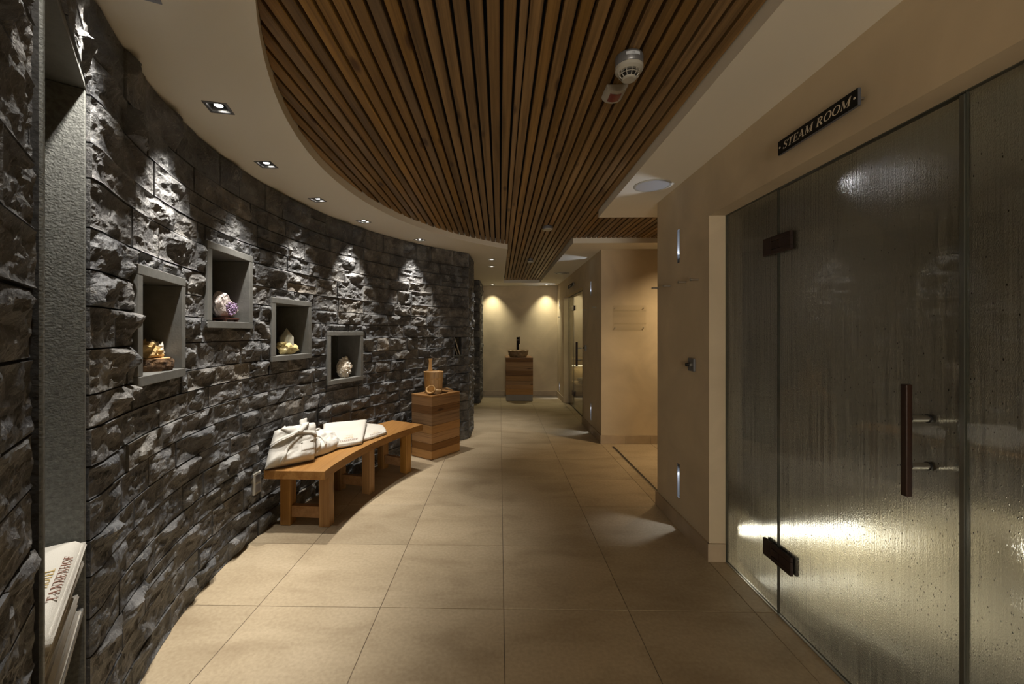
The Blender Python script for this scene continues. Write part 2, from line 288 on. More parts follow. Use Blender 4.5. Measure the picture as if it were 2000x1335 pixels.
# ------------------------------------------------------------------ mesh helpers
def link(name, me, m=None, parent=None, smooth=False):
    o = D.objects.new(name, me); COL.objects.link(o)
    if m is not None:
        for x in (m if isinstance(m, (list, tuple)) else [m]): me.materials.append(x)
    if parent is not None:
        o.parent = parent
    if smooth: me.polygons.foreach_set('use_smooth', [True]*len(me.polygons))
    return o
def mesh(name, v, f):
    me = D.meshes.new(name); me.from_pydata([tuple(map(float, p)) for p in v], [], f); me.update(); return me
def bm_mesh(name, bm):
    me = D.meshes.new(name); bmesh.ops.recalc_face_normals(bm, faces=bm.faces); bm.to_mesh(me); bm.free(); return me
class B:
    """collects primitives into one bmesh"""
    def __init__(s): s.bm = bmesh.new()
    def box(s, x0, x1, y0, y1, z0, z1, bev=0.0, mtx=None, seg=1):
        r = bmesh.ops.create_cube(s.bm, size=1.0)
        vs = r['verts']
        for v in vs:
            v.co = Vector(((x0+x1)/2+v.co.x*(x1-x0), (y0+y1)/2+v.co.y*(y1-y0), (z0+z1)/2+v.co.z*(z1-z0)))
        if mtx is not None: bmesh.ops.transform(s.bm, matrix=mtx, verts=vs)
        if bev:
            es = list({e for v in vs for e in v.link_edges})
            bmesh.ops.bevel(s.bm, geom=es, offset=bev, segments=seg, affect='EDGES', profile=0.7)
        return s
    def cyl(s, p0, p1, r0, r1=None, n=20, cap=True):
        p0 = Vector(p0); p1 = Vector(p1); r1 = r0 if r1 is None else r1
        d = p1-p0; q = d.to_track_quat('Z', 'Y').to_matrix().to_4x4()
        r = bmesh.ops.create_cone(s.bm, cap_ends=cap, segments=n, radius1=r0, radius2=r1, depth=d.length)
        bmesh.ops.transform(s.bm, matrix=Matrix.Translation((p0+p1)/2) @ q, verts=r['verts']); return s
    def lathe(s, prof, n=32, mtx=None):
        rings = []
        for r, z in prof:
            rings.append([s.bm.verts.new((r*math.cos(a), r*math.sin(a), z)) for a in np.linspace(0, 2*math.pi, n, endpoint=False)] if r > 1e-6 else [s.bm.verts.new((0, 0, z))])
        for a, b in zip(rings[:-1], rings[1:]):
            for i in range(n):
                j = (i+1) % n
                if len(a) == 1 and len(b) == 1: continue
                if len(a) == 1: s.bm.faces.new((a[0], b[i], b[j]))
                elif len(b) == 1: s.bm.faces.new((a[i], a[j], b[0]))
                else: s.bm.faces.new((a[i], a[j], b[j], b[i]))
        if mtx is not None: bmesh.ops.transform(s.bm, matrix=mtx, verts=[v for r in rings for v in r])
        return s
    def poly_prism(s, pts, z0, z1):
        lo = [s.bm.verts.new((x, y, z0)) for x, y in pts]; hi = [s.bm.verts.new((x, y, z1)) for x, y in pts]
        s.bm.faces.new(lo[::-1]); s.bm.faces.new(hi)
        for i in range(len(pts)):
            j = (i+1) % len(pts); s.bm.faces.new((lo[i], lo[j], hi[j], hi[i]))
        return s
    def tube(s, pts, rad, n=10):
        pts = [Vector(p) for p in pts]; rings = []
        for i, p in enumerate(pts):
            d = (pts[min(i+1, len(pts)-1)]-pts[max(i-1, 0)]).normalized()
            up = Vector((0, 0, 1)) if abs(d.z) < .9 else Vector((1, 0, 0))
            a = d.cross(up).normalized(); b = d.cross(a)
            r = rad[i] if hasattr(rad, '__len__') else rad
            rx, ry = r if hasattr(r, '__len__') else (r, r)
            rings.append([s.bm.verts.new(p+a*rx*math.cos(t)+b*ry*math.sin(t)) for t in np.linspace(0, 2*math.pi, n, endpoint=False)])
        for A, C_ in zip(rings[:-1], rings[1:]):
            for i in range(n): s.bm.faces.new((A[i], A[(i+1) % n], C_[(i+1) % n], C_[i]))
        s.bm.faces.new(rings[0][::-1]); s.bm.faces.new(rings[-1]); return s
    def done(s, name, m, parent=None, smooth=False): return link(name, bm_mesh(name, s.bm), m, parent, smooth)
def tag(o, label=None, cat=None, group=None, kind=None):
    if label: o['label'] = label
    if cat: o['category'] = cat
    if group: o['group'] = group
    if kind: o['kind'] = kind
    return o
def thing(name, label, cat, loc=(0, 0, 0), rz=0.0, group=None):
    o = D.objects.new(name, None); COL.objects.link(o); o.location = loc; o.rotation_euler = (0, 0, rz); o.empty_display_size = 0.05
    return tag(o, label, cat, group)
def struct(o, label=None):
    o['kind'] = 'structure'
    if label: o['label'] = label
    return o
def copy_tree(o, parent=None):
    c = o.copy(); COL.objects.link(c); c.parent = parent
    for ch in list(o.children): copy_tree(ch, c)
    return c
def holed_panel(us, vs, holes, point, d0, d1):
    """a slab between depth d0 (front) and d1 (back) over the (u,v) grid, open where a hole is; point(u,v,d)->xyz"""
    U = sorted(set(us) | {h for a in holes for h in a[:2]}); V = sorted(set(vs) | {h for a in holes for h in a[2:]})
    vid = {}; vert = []; face = []
    def vv(i, j, d):
        k = (i, j, d)
        if k not in vid: vid[k] = len(vert); vert.append(point(U[i], V[j], d0 if d == 0 else d1))
        return vid[k]
    solid = {}
    for i in range(len(U)-1):
        for j in range(len(V)-1):
            cu, cv = (U[i]+U[i+1])/2, (V[j]+V[j+1])/2
            solid[i, j] = not any(a < cu < b and c < cv < d for a, b, c, d in holes)
    for (i, j), s in solid.items():
        if not s: continue
        face.append((vv(i, j, 0), vv(i+1, j, 0), vv(i+1, j+1, 0), vv(i, j+1, 0)))
        face.append((vv(i, j, 1), vv(i, j+1, 1), vv(i+1, j+1, 1), vv(i+1, j, 1)))
        for di, dj, a, b in ((-1, 0, (0, 0), (0, 1)), (1, 0, (1, 1), (1, 0)), (0, -1, (1, 0), (0, 0)), (0, 1, (0, 1), (1, 1))):
            if not solid.get((i+di, j+dj), False):
                face.append((vv(i+a[0], j+a[1], 0), vv(i+b[0], j+b[1], 0), vv(i+b[0], j+b[1], 1), vv(i+a[0], j+a[1], 1)))
    me = mesh('panel', vert, face); bm = bmesh.new(); bm.from_mesh(me); bmesh.ops.recalc_face_normals(bm, faces=bm.faces); bm.to_mesh(me); bm.free(); return me

# ------------------------------------------------------------------ a small serif alphabet (strokes with their widths)
def arc(cx, cy_, rx, ry, a0, a1, n=14): return [(cx+rx*math.cos(math.radians(a)), cy_+ry*math.sin(math.radians(a))) for a in np.linspace(a0, a1, n)]
TH, TN = 0.17, 0.065
def serif(x, y, w_=0.17): return ([(x-w_, y), (x+w_, y)], TN)
def osh(cx, rx):
    p = arc(cx, .5, rx, .47, 0, 360, 29); return (p, [TN+(TH-TN)*abs(math.cos(math.radians(a)))**1.5 for a in np.linspace(0, 360, 29)])
GL = {
 'T': (.74, [([(.37, 0), (.37, 1)], TH), ([(.03, .965), (.71, .965)], TN), ([(.05, .99), (.05, .74)], TN), ([(.69, .99), (.69, .74)], TN), serif(.37, .03)]),
 'E': (.70, [([(.18, 0), (.18, 1)], TH), ([(.02, .965), (.62, .965)], TN), ([(.02, .035), (.66, .035)], TN), ([(.18, .52), (.5, .52)], TN), ([(.6, .99), (.6, .76)], TN), ([(.64, .01), (.64, .27)], TN), ([(.48, .4), (.48, .64)], TN)]),
 'A': (.84, [([(.10, 0), (.40, 1)], TN), ([(.38, 1), (.72, 0)], TH), ([(.2, .33), (.58, .33)], TN), serif(.10, .03, .11), serif(.72, .03, .14)]),
 'M': (1.04, [([(.14, 0), (.14, 1)], TN), ([(.16, 1), (.5, .06)], TH), ([(.5, .06), (.86, 1)], TN), ([(.87, 0), (.87, 1)], TH), serif(.14, .03, .12), serif(.87, .03), serif(.1, .97, .1), serif(.9, .97, .1)]),
 'R': (.82, [([(.18, 0), (.18, 1)], TH), serif(.18, .03), ([(.02, .965), (.3, .965)], TN), (arc(.32, .74, .28, .23, 90, -90), [TN+(TH-TN)*math.sin(math.pi*i/13) for i in range(14)]), ([(.2, .51), (.34, .51)], TN), ([(.36, .52), (.72, .03)], TH), serif(.74, .03, .09), ([(.2, .965), (.34, .965)], TN)]),
 'O': (.92, [osh(.46, .37)]),
 'H': (.92, [([(.18, 0), (.18, 1)], TH), ([(.74, 0), (.74, 1)], TH), ([(.18, .5), (.74, .5)], TN), serif(.18, .03), serif(.74, .03), serif(.18, .97), serif(.74, .97)]),
 'N': (.92, [([(.16, 0), (.16, 1)], TN), ([(.16, .98), (.76, .02)], TH), ([(.76, 0), (.76, 1)], TN), serif(.16, .03, .13), serif(.1, .97, .11), serif(.76, .97, .13)]),
 'L': (.68, [([(.18, 0), (.18, 1)], TH), serif(.18, .97), ([(.02, .035), (.62, .035)], TN), ([(.6, .01), (.6, .27)], TN)]),
 'F': (.64, [([(.18, 0), (.18, 1)], TH), serif(.18, .03), ([(.02, .965), (.6, .965)], TN), ([(.18, .52), (.48, .52)], TN), ([(.58, .99), (.58, .76)], TN), ([(.46, .4), (.46, .64)], TN)]),
 'S': (.64, [([(.53, .78), (.46, .92), (.32, .97), (.17, .91), (.11, .77), (.16, .64), (.3, .55), (.42, .47), (.53, .36), (.53, .19), (.44, .07), (.3, .03), (.15, .08), (.08, .24)], [.05, .06, .07, .09, .13, .16, .18, .18, .16, .13, .09, .07, .06, .05]), ([(.54, .97), (.54, .72)], .05), ([(.08, .03), (.08, .28)], .05)]),
 '4': (.6, [([(.42, 0), (.42, 1), (.05, .32), (.55, .32)], .12)]), '1': (.4, [([(.1, .85), (.22, 1), (.22, 0)], .12)]), '0': (.6, [(arc(.28, .5, .2, .45, 0, 360, 17), .12)]),
 '.': (.3, [(arc(.15, .5, .06, .06, 0, 360, 13), .13)]), ' ': (.36, []),
}
def text_mesh(txt, h, P, shear=0.0, gap=0.06, fit=None, th=0.0006, squash=1.0):
    """P(x,y,d)->xyz maps the text plane; returns a mesh of raised letters centred on x=0, baseline y=0"""
    tot = sum(GL[c][0]+gap for c in txt)-gap; k = h*squash if fit is None else fit/tot
    bm = bmesh.new(); x = -tot/2
    for c in txt:
        adv, strokes = GL[c]
        for pts, wd in strokes:
            n = len(pts); ws = list(wd) if hasattr(wd, '__len__') else [wd]*n
            L_, R_ = [], []
            for i, p in enumerate(pts):
                a = pts[max(i-1, 0)]; b = pts[min(i+1, n-1)]; dx, dy = b[0]-a[0], b[1]-a[1]
                if n > 2 and a == b: dx, dy = pts[1][0]-pts[0][0], pts[1][1]-pts[0][1]
                l = math.hypot(dx, dy) or 1; nx, ny = -dy/l*ws[i]/2, dx/l*ws[i]/2
                for lst, s in ((L_, 1), (R_, -1)):
                    gx, gy = p[0]+s*nx, p[1]+s*ny
                    lst.append(bm.verts.new(P((x+gx+shear*gy)*k, gy*h, th)))
            for i in range(n-1):
                try: bm.faces.new((L_[i], R_[i], R_[i+1], L_[i+1]))
                except ValueError: pass
        x += adv+gap
    return bm

# ------------------------------------------------------------------ stone wall path
CX, CY = 1.84, 2.63
_p = [(-.560, .360), (-.872, .748), (-.861, .763), (-1.222, 1.197)]
for th in np.radians(np.linspace(-24.0, 49.3, 150)):
    R_ = 3.44-(.385*th*th if th < 0 else 0); _p.append((CX-R_*math.cos(th), CY+R_*math.sin(th)))
_p.append((-.37, 5.80))
class Path:
    def __init__(s, pts):
        s.P = np.array(pts); s.L = np.r_[0, np.cumsum(np.hypot(*np.diff(s.P, axis=0).T))]
    def at(s, q):
        i = int(np.clip(np.searchsorted(s.L, q, side='right')-1, 0, len(s.P)-2))
        k = (q-s.L[i])/(s.L[i+1]-s.L[i]); d = s.P[i+1]-s.P[i]; d = d/np.hypot(*d)
        return s.P[i]+k*(s.P[i+1]-s.P[i]), d
    def pt(s, q, z, d):           # d>0 towards the room (right of travel direction)
        p, t = s.at(q); n = (t[1], -t[0]); return (p[0]+n[0]*d, p[1]+n[1]*d, z)
    def frame(s, q, z=0.0):
        p, t = s.at(q); n = (t[1], -t[0])
        return Matrix(((t[0], -n[0], 0, p[0]), (t[1], -n[1], 0, p[1]), (0, 0, 1, z), (0, 0, 0, 1)))   # local x along wall, y into wall, z up
WP = Path(_p)
S_END = WP.L[-1]; S_COR = WP.L[-2]; S_B = WP.L[2]; S_A = WP.L[3]
ZC = 2.345
_n = [(1.483, 1.940, 1.130, 1.592, -.055), (2.153, 2.628, 1.359, 1.823, -.045), (2.828, 3.304, 1.133, 1.584, -.028), (3.507, 3.990, 0.886, 1.351, -.022)]
DS = S_A-1.101862
NICHES = [(a+k+DS, b+k+DS, c, d) for a, b, c, d, k in _n]
BIG = (S_B+.001, S_A+.005, 0.06, 2.065)
SLOT = (5.345+DS, 5.455+DS, 1.060, 1.285)
SOCK = (2.600+DS, 2.690+DS, 0.285, 0.430)

# ------------------------------------------------------------------ floor
XC = [-2.39+.6*i for i in range(10)]; YC = [-2.193+.6*i for i in range(19)]
fl = struct(B().box(-2.4, 3.6, -5.0, 9.2, -0.12, -0.0025).done('floor', M['grout']), 'beige stone tiled corridor floor')
g = 0.0015
tme = bm_mesh('tile', B().box(-.3+g, .3-g, -.3+g, .3-g, -0.012, 0, 0.0012).bm); tme.materials.append(M['tile'])
for i in range(9):
    for j in range(len(YC)-1):
        o = D.objects.new('tile', tme); COL.objects.link(o); o.parent = fl
        o.location = (XC[i]+.3+.01, YC[j]+.3, random.uniform(-.0003, .0003)); o.rotation_euler = (0, 0, random.choice((0, math.pi)))

# ------------------------------------------------------------------ ceiling with the recess and lamp holes
DL = [(-1.262, 1.837), (-1.401, 2.462), (-1.383, 3.122), (-1.232, 3.73), (-.865, 4.478), (-.112, 5.674), (-.124, 6.283), (-.152, 8.67), (.985, 8.67), (-1.06, 1.19), (-.70, .70)]
DLB = [(-.15, -.75), (.85, -.75), (-.15, -2.1), (.85, -2.1)]  # extra downlights added behind the camera for ambient bounce
RC = 2.93; HSQ = 0.040
rec = [(.865, 2.63-math.sqrt(RC**2-.975**2)), (.865, 3.65), (1.95, 3.65), (1.95, 4.68), (.825, 4.68), (.795, 8.34), (.078, 8.34), (.095, 2.63+math.sqrt(RC**2-1.745**2))]
th0 = math.asin((rec[-1][1]-CY)/RC); th1 = -math.acos(.975/RC)
rec += [(CX-RC*math.cos(t), CY+RC*math.sin(t)) for t in np.linspace(th0, th1, 90)[1:-1]]
def sq(x, y, h, r):
    c, s = math.cos(r), math.sin(r); return [(x+a*h*c-b*h*s, y+a*h*s+b*h*c) for a, b in ((-1, -1), (1, -1), (1, 1), (-1, 1))]
def dl_rot(i, x, y): return math.atan2(CY-y, CX-x) if (i < 5 or i in (9, 10)) else 0.0
holes = [sq(x, y, HSQ, dl_rot(i, x, y)) for i, (x, y) in enumerate(DL)] + [sq(x, y, HSQ, 0) for x, y in DLB]
bm = bmesh.new()
def loop(pts):
    vs = [bm.verts.new((x, y, ZC)) for x, y in pts]; return [bm.edges.new((vs[i], vs[(i+1) % len(vs)])) for i in range(len(vs))]
es = loop([(-2.4, -5.0), (3.6, -5.0), (3.6, 9.2), (-2.4, 9.2)]) + loop(rec)
for h in holes: es += loop(h)
bmesh.ops.triangle_fill(bm, edges=es, use_beauty=True)
r = bmesh.ops.extrude_face_region(bm, geom=list(bm.faces)); bmesh.ops.translate(bm, verts=[v for v in r['geom'] if isinstance(v, bmesh.types.BMVert)], vec=(0, 0, .105))
ceil = struct(link('ceiling', bm_mesh('ceiling', bm), M['white']), 'white plaster ceiling with a curved recess of wooden slats')
B().box(-2.4, 3.6, -5, 9.2, ZC+.107, ZC+.18).done('backing', M['black'], ceil)
PIT, SW = 0.055, 0.0425
x = -1.088
while x < 1.93:
    a, b = x, x+SW; xm = (a+b)/2
    def yr(xx):
        if xx < .095:
            k = RC**2-(CX-xx)**2
            if k <= 0: return None
            return CY-math.sqrt(k)+.004, CY+math.sqrt(k)-.004
        lo = CY-math.sqrt(RC**2-(CX-xx)**2)+.004 if xx < .865 else 3.655
        return lo, (8.336 if xm < .80 else 4.676)
    if a < .095 < b: a_ = a; b = .094
    ra, rb = yr(a+1e-3), yr(b-1e-3)
    if xm > .83 and xm < .865: ra = rb = (yr(a)[0], 4.676)
    if ra and rb:
        if a < .865 < b: a = .867; ra = yr(a)
        z0, z1 = 2.400+random.uniform(-.0015, .0015), 2.436
        e = .003
        v = [(a, ra[0], z1), (b, rb[0], z1), (b, rb[1], z1), (a, ra[1], z1), (a, ra[0], z0+e), (b, rb[0], z0+e), (b, rb[1], z0+e), (a, ra[1], z0+e),
             (a+e, ra[0], z0), (b-e, rb[0], z0), (b-e, rb[1], z0), (a+e, ra[1], z0)]
        f = [(0, 1, 2, 3), (0, 4, 5, 1), (2, 6, 7, 3), (1, 5, 6, 2), (3, 7, 4, 0), (4, 8, 9, 5), (6, 10, 11, 7), (5, 9, 10, 6), (7, 11, 8, 4), (8, 11, 10, 9)]
        me = mesh('slat', v, f); bm = bmesh.new(); bm.from_mesh(me); bmesh.ops.recalc_face_normals(bm, faces=bm.faces); bm.to_mesh(me); bm.free()
        link('slat', me, M['slat'], ceil)
    x = x+PIT if not (x < .095 < x+SW) else .100
# ------------------------------------------------------------------ plaster walls
XW = 1.226
def slit_hole(y, z0, z1): return (y-.019, y+.019, z0, z1)
SL = [(2.868, 1.815, 2.045), (2.868, .205, .440), (5.60, 1.835, 2.03), (5.60, .165, .40), (8.55, 1.83, 2.0), (8.55, .15, .345)]
wr = struct(link('wall_right', holed_panel([-5, 2.453, 3.25], [0, 2.021, ZC], [slit_hole(*s) for s in SL[:2]] + [(-.35, 2.453, -1, 2.021)], lambda u, v, d: (XW+d, u, v), 0, .16), M['plaster']), 'beige plaster wall with the steam room front')
wr2 = struct(link('wall_right', holed_panel([5.034, 6.157, 7.972, 8.95], [0, 2.02, ZC], [slit_hole(*s) for s in SL[2:]] + [(6.157, 7.972, -1, 2.02)], lambda u, v, d: (XW+d, u, v), 0, .16), M['plaster']), 'beige plaster wall with the sauna door')
struct(B().box(XW+.161, 3.3, 5.034, 5.18, 0, ZC).box(XW, XW+.161, 5.033, 5.034, 0, ZC).done('wall_bay', M['plaster']), 'warm lit plaster wall of the side bay')
struct(B().box(XW+.161, 3.3, 3.12, 3.25, 0, ZC).done('wall_bay', M['plaster']), 'side of the bay that backs onto the steam room')
struct(B().box(3.3, 3.42, -1, 9.0, 0, ZC).done('wall_outer', M['plaster']), 'outer wall behind the wet rooms')
struct(B().box(-2.3, 3.3, 8.87, 9.02, 0, ZC).done('wall_end', M['plaster']), 'plaster wall at the far end of the corridor')
struct(B().box(-2.35, -2.2, 4.6, 9.0, 0, ZC).done('wall_passage', M['plaster']), 'wall of the side passage behind the stone wall')
struct(B().box(-1.0, 1.4, -5.0, -4.85, 0, ZC).done('wall_back', M['plaster']), 'far end of the corridor behind the camera')
struct(B().box(-1.15, -.6, -4.9, .36, 0, ZC).done('wall_left', M['plaster']), 'plain wall that carries on behind the stone wall')
# baseboards, tile by tile
def baseboard(name, label, p0, p1, nrm, h=.105, th=.012, step=.6):
    p0 = Vector((*p0, 0)); p1 = Vector((*p1, 0)); d = p1-p0; Ln = d.length; d.normalize(); n = Vector((*nrm, 0))
    root = D.objects.new(name, None); COL.objects.link(root); root.location = p0; struct(root, label)
    a = 0.0
    while a < Ln-.01:
        b = min(a+step, Ln); q0 = d*(a+.001); q1 = d*(b-.001)
        bb = B(); x_ = [q0, q1, q1+n*th, q0+n*th]; bb.poly_prism([(v.x, v.y) for v in x_], 0.001, h); bb.done('tile', M['base'], root); a = b
    return root
baseboard('baseboard_right', 'tiled baseboard below the slit lights by the steam room', (XW, 2.441), (XW, 3.262), (-1, 0), step=.42)
baseboard('baseboard_right', 'short tiled baseboard on the steam room door reveal', (XW-.012, 2.453), (XW+.09, 2.453), (0, -1))
baseboard('baseboard_bay', 'tiled baseboard of the warm lit bay wall', (XW-.012, 5.034), (3.28, 5.034), (0, -1), step=.30)
baseboard('baseboard_right', 'tiled baseboard between bay and sauna door', (XW, 5.022), (XW, 6.157), (-1, 0))
baseboard('baseboard_right', 'tiled baseboard between sauna door and end wall', (XW, 7.972), (XW, 8.86), (-1, 0))
baseboard('baseboard_end', 'tiled baseboard of the end wall left of the washstand', (-.9, 8.87), (.12, 8.87), (0, -1))
baseboard('baseboard_end', 'tiled baseboard of the end wall right of the washstand', (.655, 8.87), (XW, 8.87), (0, -1))

# ------------------------------------------------------------------ the stone wall
def clip(rects, h):
    out = []
    for a, b, c, d in rects:
        ha, hb, hc, hd = h
        if hb <= a or ha >= b or hd <= c or hc >= d: out.append((a, b, c, d)); continue
        if a < ha: out.append((a, ha, c, d))
        if b > hb: out.append((hb, b, c, d))
        a2, b2 = max(a, ha), min(b, hb)
        if c < hc: out.append((a2, b2, c, hc))
        if d > hd: out.append((a2, b2, hd, d))
    return [q for q in out if q[1]-q[0] > .02 and q[3]-q[2] > .018]
def layout(s0, s1, z1, breaks, holes, hr=(.100, .150), wr_=(.17, .37)):
    zs = [0.0]
    while zs[-1] < z1-.2: zs.append(zs[-1]+random.uniform(*hr))
    k = z1-zs[-1]
    if k > .2: zs.append(zs[-1]+k/2)
    zs.append(z1); out = []
    for c, d in zip(zs[:-1], zs[1:]):
        for q0, q1 in zip([s0]+breaks, breaks+[s1]):
            a = q0
            while a < q1-1e-6:
                b = a+random.uniform(*wr_)
                if q1-b < .12: b = q1
                r = [(a, b, c, d)]
                if d-c > .128 and random.random() < .15:
                    m_ = c+(d-c)*random.uniform(.4, .6); r = [(a, b, c, m_), (a, b, m_, d)]
                for h in holes: r = clip(r, h)
                out += r; a = b
    return out
def stone_mesh(path, a, b, c, d, res, amp=1.0):
    """one split-faced stone: broken facets, scoops and rough relief, straight joints"""
    j = .0028; a += j; b -= j; c += j; d -= j; W_, H_ = b-a, d-c
    nx, nz = max(4, int(W_/res)), max(4, int(H_/res))
    ex = np.r_[0, .006, np.linspace(.016, W_-.016, nx), W_-.006, W_] if W_ > .05 else np.linspace(0, W_, 6)
    ez = np.r_[0, .005, np.linspace(.014, H_-.014, nz), H_-.005, H_] if H_ > .04 else np.linspace(0, H_, 5)
    X, Z = np.meshgrid(ex, ez, indexing='ij')
    jx = rng.uniform(-.3, .3, X.shape)*res; jz = rng.uniform(-.3, .3, X.shape)*res
    jx[:2] = jx[-2:] = 0; jx[:, :2] = jx[:, -2:] = 0; jz[:2] = jz[-2:] = 0; jz[:, :2] = jz[:, -2:] = 0
    X = X+jx; Z = Z+jz
    base = rng.uniform(.010, .026); peak = rng.uniform(.030, .068)*amp
    h = np.full(X.shape, peak)
    for _ in range(rng.integers(4, 8)):
        px, pz = rng.uniform(.1, .9)*W_, rng.uniform(.15, .95)*H_
        gx, gz = rng.normal(0, .28), rng.normal(.12, .38)
        h = np.minimum(h, peak*rng.uniform(.65, 1.05)+gx*(X-px)+gz*(Z-pz))
    for _ in range(rng.integers(2, 5)):                       # conchoidal scoops, mostly along the lower edge
        px, pz = rng.uniform(0, 1)*W_, rng.uniform(-.1, .55)*H_; rr = rng.uniform(.025, .08)
        q = ((X-px)/(rr*1.4))**2+((Z-pz)/rr)**2
        h = np.minimum(h, rng.uniform(.004, .02)+.034*q)
    sx = rng.uniform(0, 99)
    nz_ = np.array([mnoise.fractal((x_*13+sx, z_*17, sx), 0.9, 2.1, 4) + .6*mnoise.ridged_multi_fractal((x_*9+sx, z_*22, 3.1), 1.0, 2.0, 3, 1.0, 2.0) - .6 for x_, z_ in zip(X.ravel(), Z.ravel())]).reshape(X.shape)
    h = np.clip(h, .004, None)+.0115*nz_
    edge = np.minimum(np.minimum(X, W_-X)/.020, np.minimum(Z, H_-Z)/.016).clip(0, 1)
    h = np.clip(base*.55+(h-base*.55)*edge**.75, .001, .085)
    n0, n1 = X.shape; v = []; ca, cc = (a+b)/2, (c+d)/2
    o = Vector(path.pt(ca, cc, 0))
    for i in range(n0):
        for k in range(n1): v.append(Vector(path.pt(a+X[i, k], c+Z[i, k], h[i, k]))-o)
    f = [(i*n1+k, (i+1)*n1+k, (i+1)*n1+k+1, i*n1+k+1) for i in range(n0-1) for k in range(n1-1)]
    per = [(i, 0) for i in range(n0)]+[(n0-1, k) for k in range(1, n1)]+[(i, n1-1) for i in range(n0-2, -1, -1)]+[(0, k) for k in range(n1-2, 0, -1)]
    m0 = len(v)
    for i, k in per: v.append(Vector(path.pt(a+X[i, k], c+Z[i, k], -.012))-o)
    for q in range(len(per)):
        q2 = (q+1) % len(per); f.append((per[q][0]*n1+per[q][1], m0+q, m0+q2, per[q2][0]*n1+per[q2][1]))
    me = D.meshes.new('stone'); me.from_pydata([tuple(p) for p in v], [], f); me.materials.append(M['rock']); return me, o
us = sorted({float(s) for s in WP.L})
wl = struct(link('wall_left', holed_panel(us, [0, ZC], NICHES+[BIG, SLOT, SOCK], lambda u, z, d: WP.pt(u, z, d), -.004, -.05), M['mortar']), 'curved wall of dark rough split stone')
HN = [(a+.004, b-.004, c+.004, d-.004) for a, b, c, d in NICHES+[BIG, SOCK]]+[SLOT]
rects = layout(0.0, S_END, ZC-.004, [float(WP.L[1])+.004, S_A+.005, S_COR], HN)
camv = np.array([0, 0, 1.33])
def seen(q):
    p = np.array(WP.pt((q[0]+q[1])/2, (q[2]+q[3])/2, 0)); dd = p-camv; r_ = np.linalg.norm(dd); _, t = WP.at((q[0]+q[1])/2); n = np.array([t[1], -t[0], 0])
    return (q[1]-q[0])*(q[3]-q[2])*max(.05, -dd@n/r_)/r_**2
rects.sort(key=seen, reverse=True)
rest = bmesh.new()
for i, q in enumerate(rects):
    dist = np.linalg.norm(np.array(WP.pt((q[0]+q[1])/2, (q[2]+q[3])/2, 0))-camv)
    me, o_ = stone_mesh(WP, *q, amp=.45 if q[1] < S_B else .85, res=.0085 if dist < 2.2 else .011 if dist < 3.4 else .014)
    if i < 290:
        o = D.objects.new('stone', me); COL.objects.link(o); o.parent = wl; o.location = o_
    else:
        me.transform(Matrix.Translation(o_)); rest.from_mesh(me); D.meshes.remove(me)
if len(rects) > 290:
    o = link('small_stones', bm_mesh('small_stones', rest), M['rock'], wl); o['kind'] = 'stuff'
print('STONES', len(rects))
# second stone wall past the side passage
WP2 = Path([(-1.6, 7.9), (-.385, 7.9), (-.37, 8.87)])
wl2 = struct(link('wall_left', holed_panel([float(s) for s in WP2.L], [0, ZC], [], lambda u, z, d: WP2.pt(u, z, d), -.004, -.1), M['mortar']), 'second dark stone wall past the side passage')
for q in layout(.75, float(WP2.L[-1]), ZC-.004, [float(WP2.L[1])], []):
    me, o_ = stone_mesh(WP2, *q, res=.03, amp=.7); o = D.objects.new('stone', me); COL.objects.link(o); o.parent = wl2; o.location = o_

# ------------------------------------------------------------------ display niches
def niche(rect, label, depth=.24, fw=.04, proud=.028, lining='nicheback', shelf=None, name='display_niche', side=None):
    a, b, c, d = rect; Wd, Hd = b-a, d-c
    pa, pb = Vector(WP.pt(a, 0, 0)), Vector(WP.pt(b, 0, 0)); mid = (pa+pb)/2; t = (pb-pa).normalized(); hw = (pb-pa).length/2-.002
    root = thing(name, label, 'niche', (mid.x, mid.y, c), math.atan2(t.y, t.x))   # local x along wall, local y into wall
    mF = M['frame']
    y0, y1 = -proud, .012
    B().box(-hw, hw, y0, depth, Hd-fw, Hd-.002, .002).done('lintel', mF, root)
    B().box(-hw, hw, y0, depth, .002, fw, .002).done('shelf', mF, root)
    B().box(-hw, -hw+fw, y0+.001, depth, fw+.0005, Hd-fw-.0005, .002).done('side_slab', side or mF, root)
    B().box(hw-fw, hw, y0+.001, depth, fw+.0005, Hd-fw-.0005, .002).done('side_slab', side or mF, root)
    B().box(-hw+.001, hw-.001, depth-.001, depth+.015, .003, Hd-.003).done('back_panel', M[lining], root)
    return root
n1 = niche(NICHES[0], 'grey slate wall niche holding crystals on a bark edged wood slice')
n2 = niche(NICHES[1], 'highest of the grey wall niches, holding the purple amethyst')
n3 = niche(NICHES[2], 'grey slate wall niche holding the yellow pointed crystal')
n4 = niche(NICHES[3], 'lowest and farthest grey wall niche, holding the knobbly white mineral')
nb = niche(BIG, 'tall grey slate niche with stacked towels at left edge', depth=.36, fw=.020, proud=.002, lining='slab', name='towel_niche', side=M['slab'])
B().box(-.262, .262, .002, .355, .455, .475, .002).done('shelf', M['frame'], nb)
sl = thing('wall_slot', 'small dark slot in the stone wall holding two pale sticks', 'niche', WP.pt((SLOT[0]+SLOT[1])/2, SLOT[2], 0), 0)
sl.matrix_world = WP.frame((SLOT[0]+SLOT[1])/2, SLOT[2])
B().box(-.08, .08, -.03, .14, -.012, .0).done('shelf', M['nicheback'], sl)
B().box(-.08, .08, .14, .15, -.01, .24).done('back_panel', M['black'], sl)
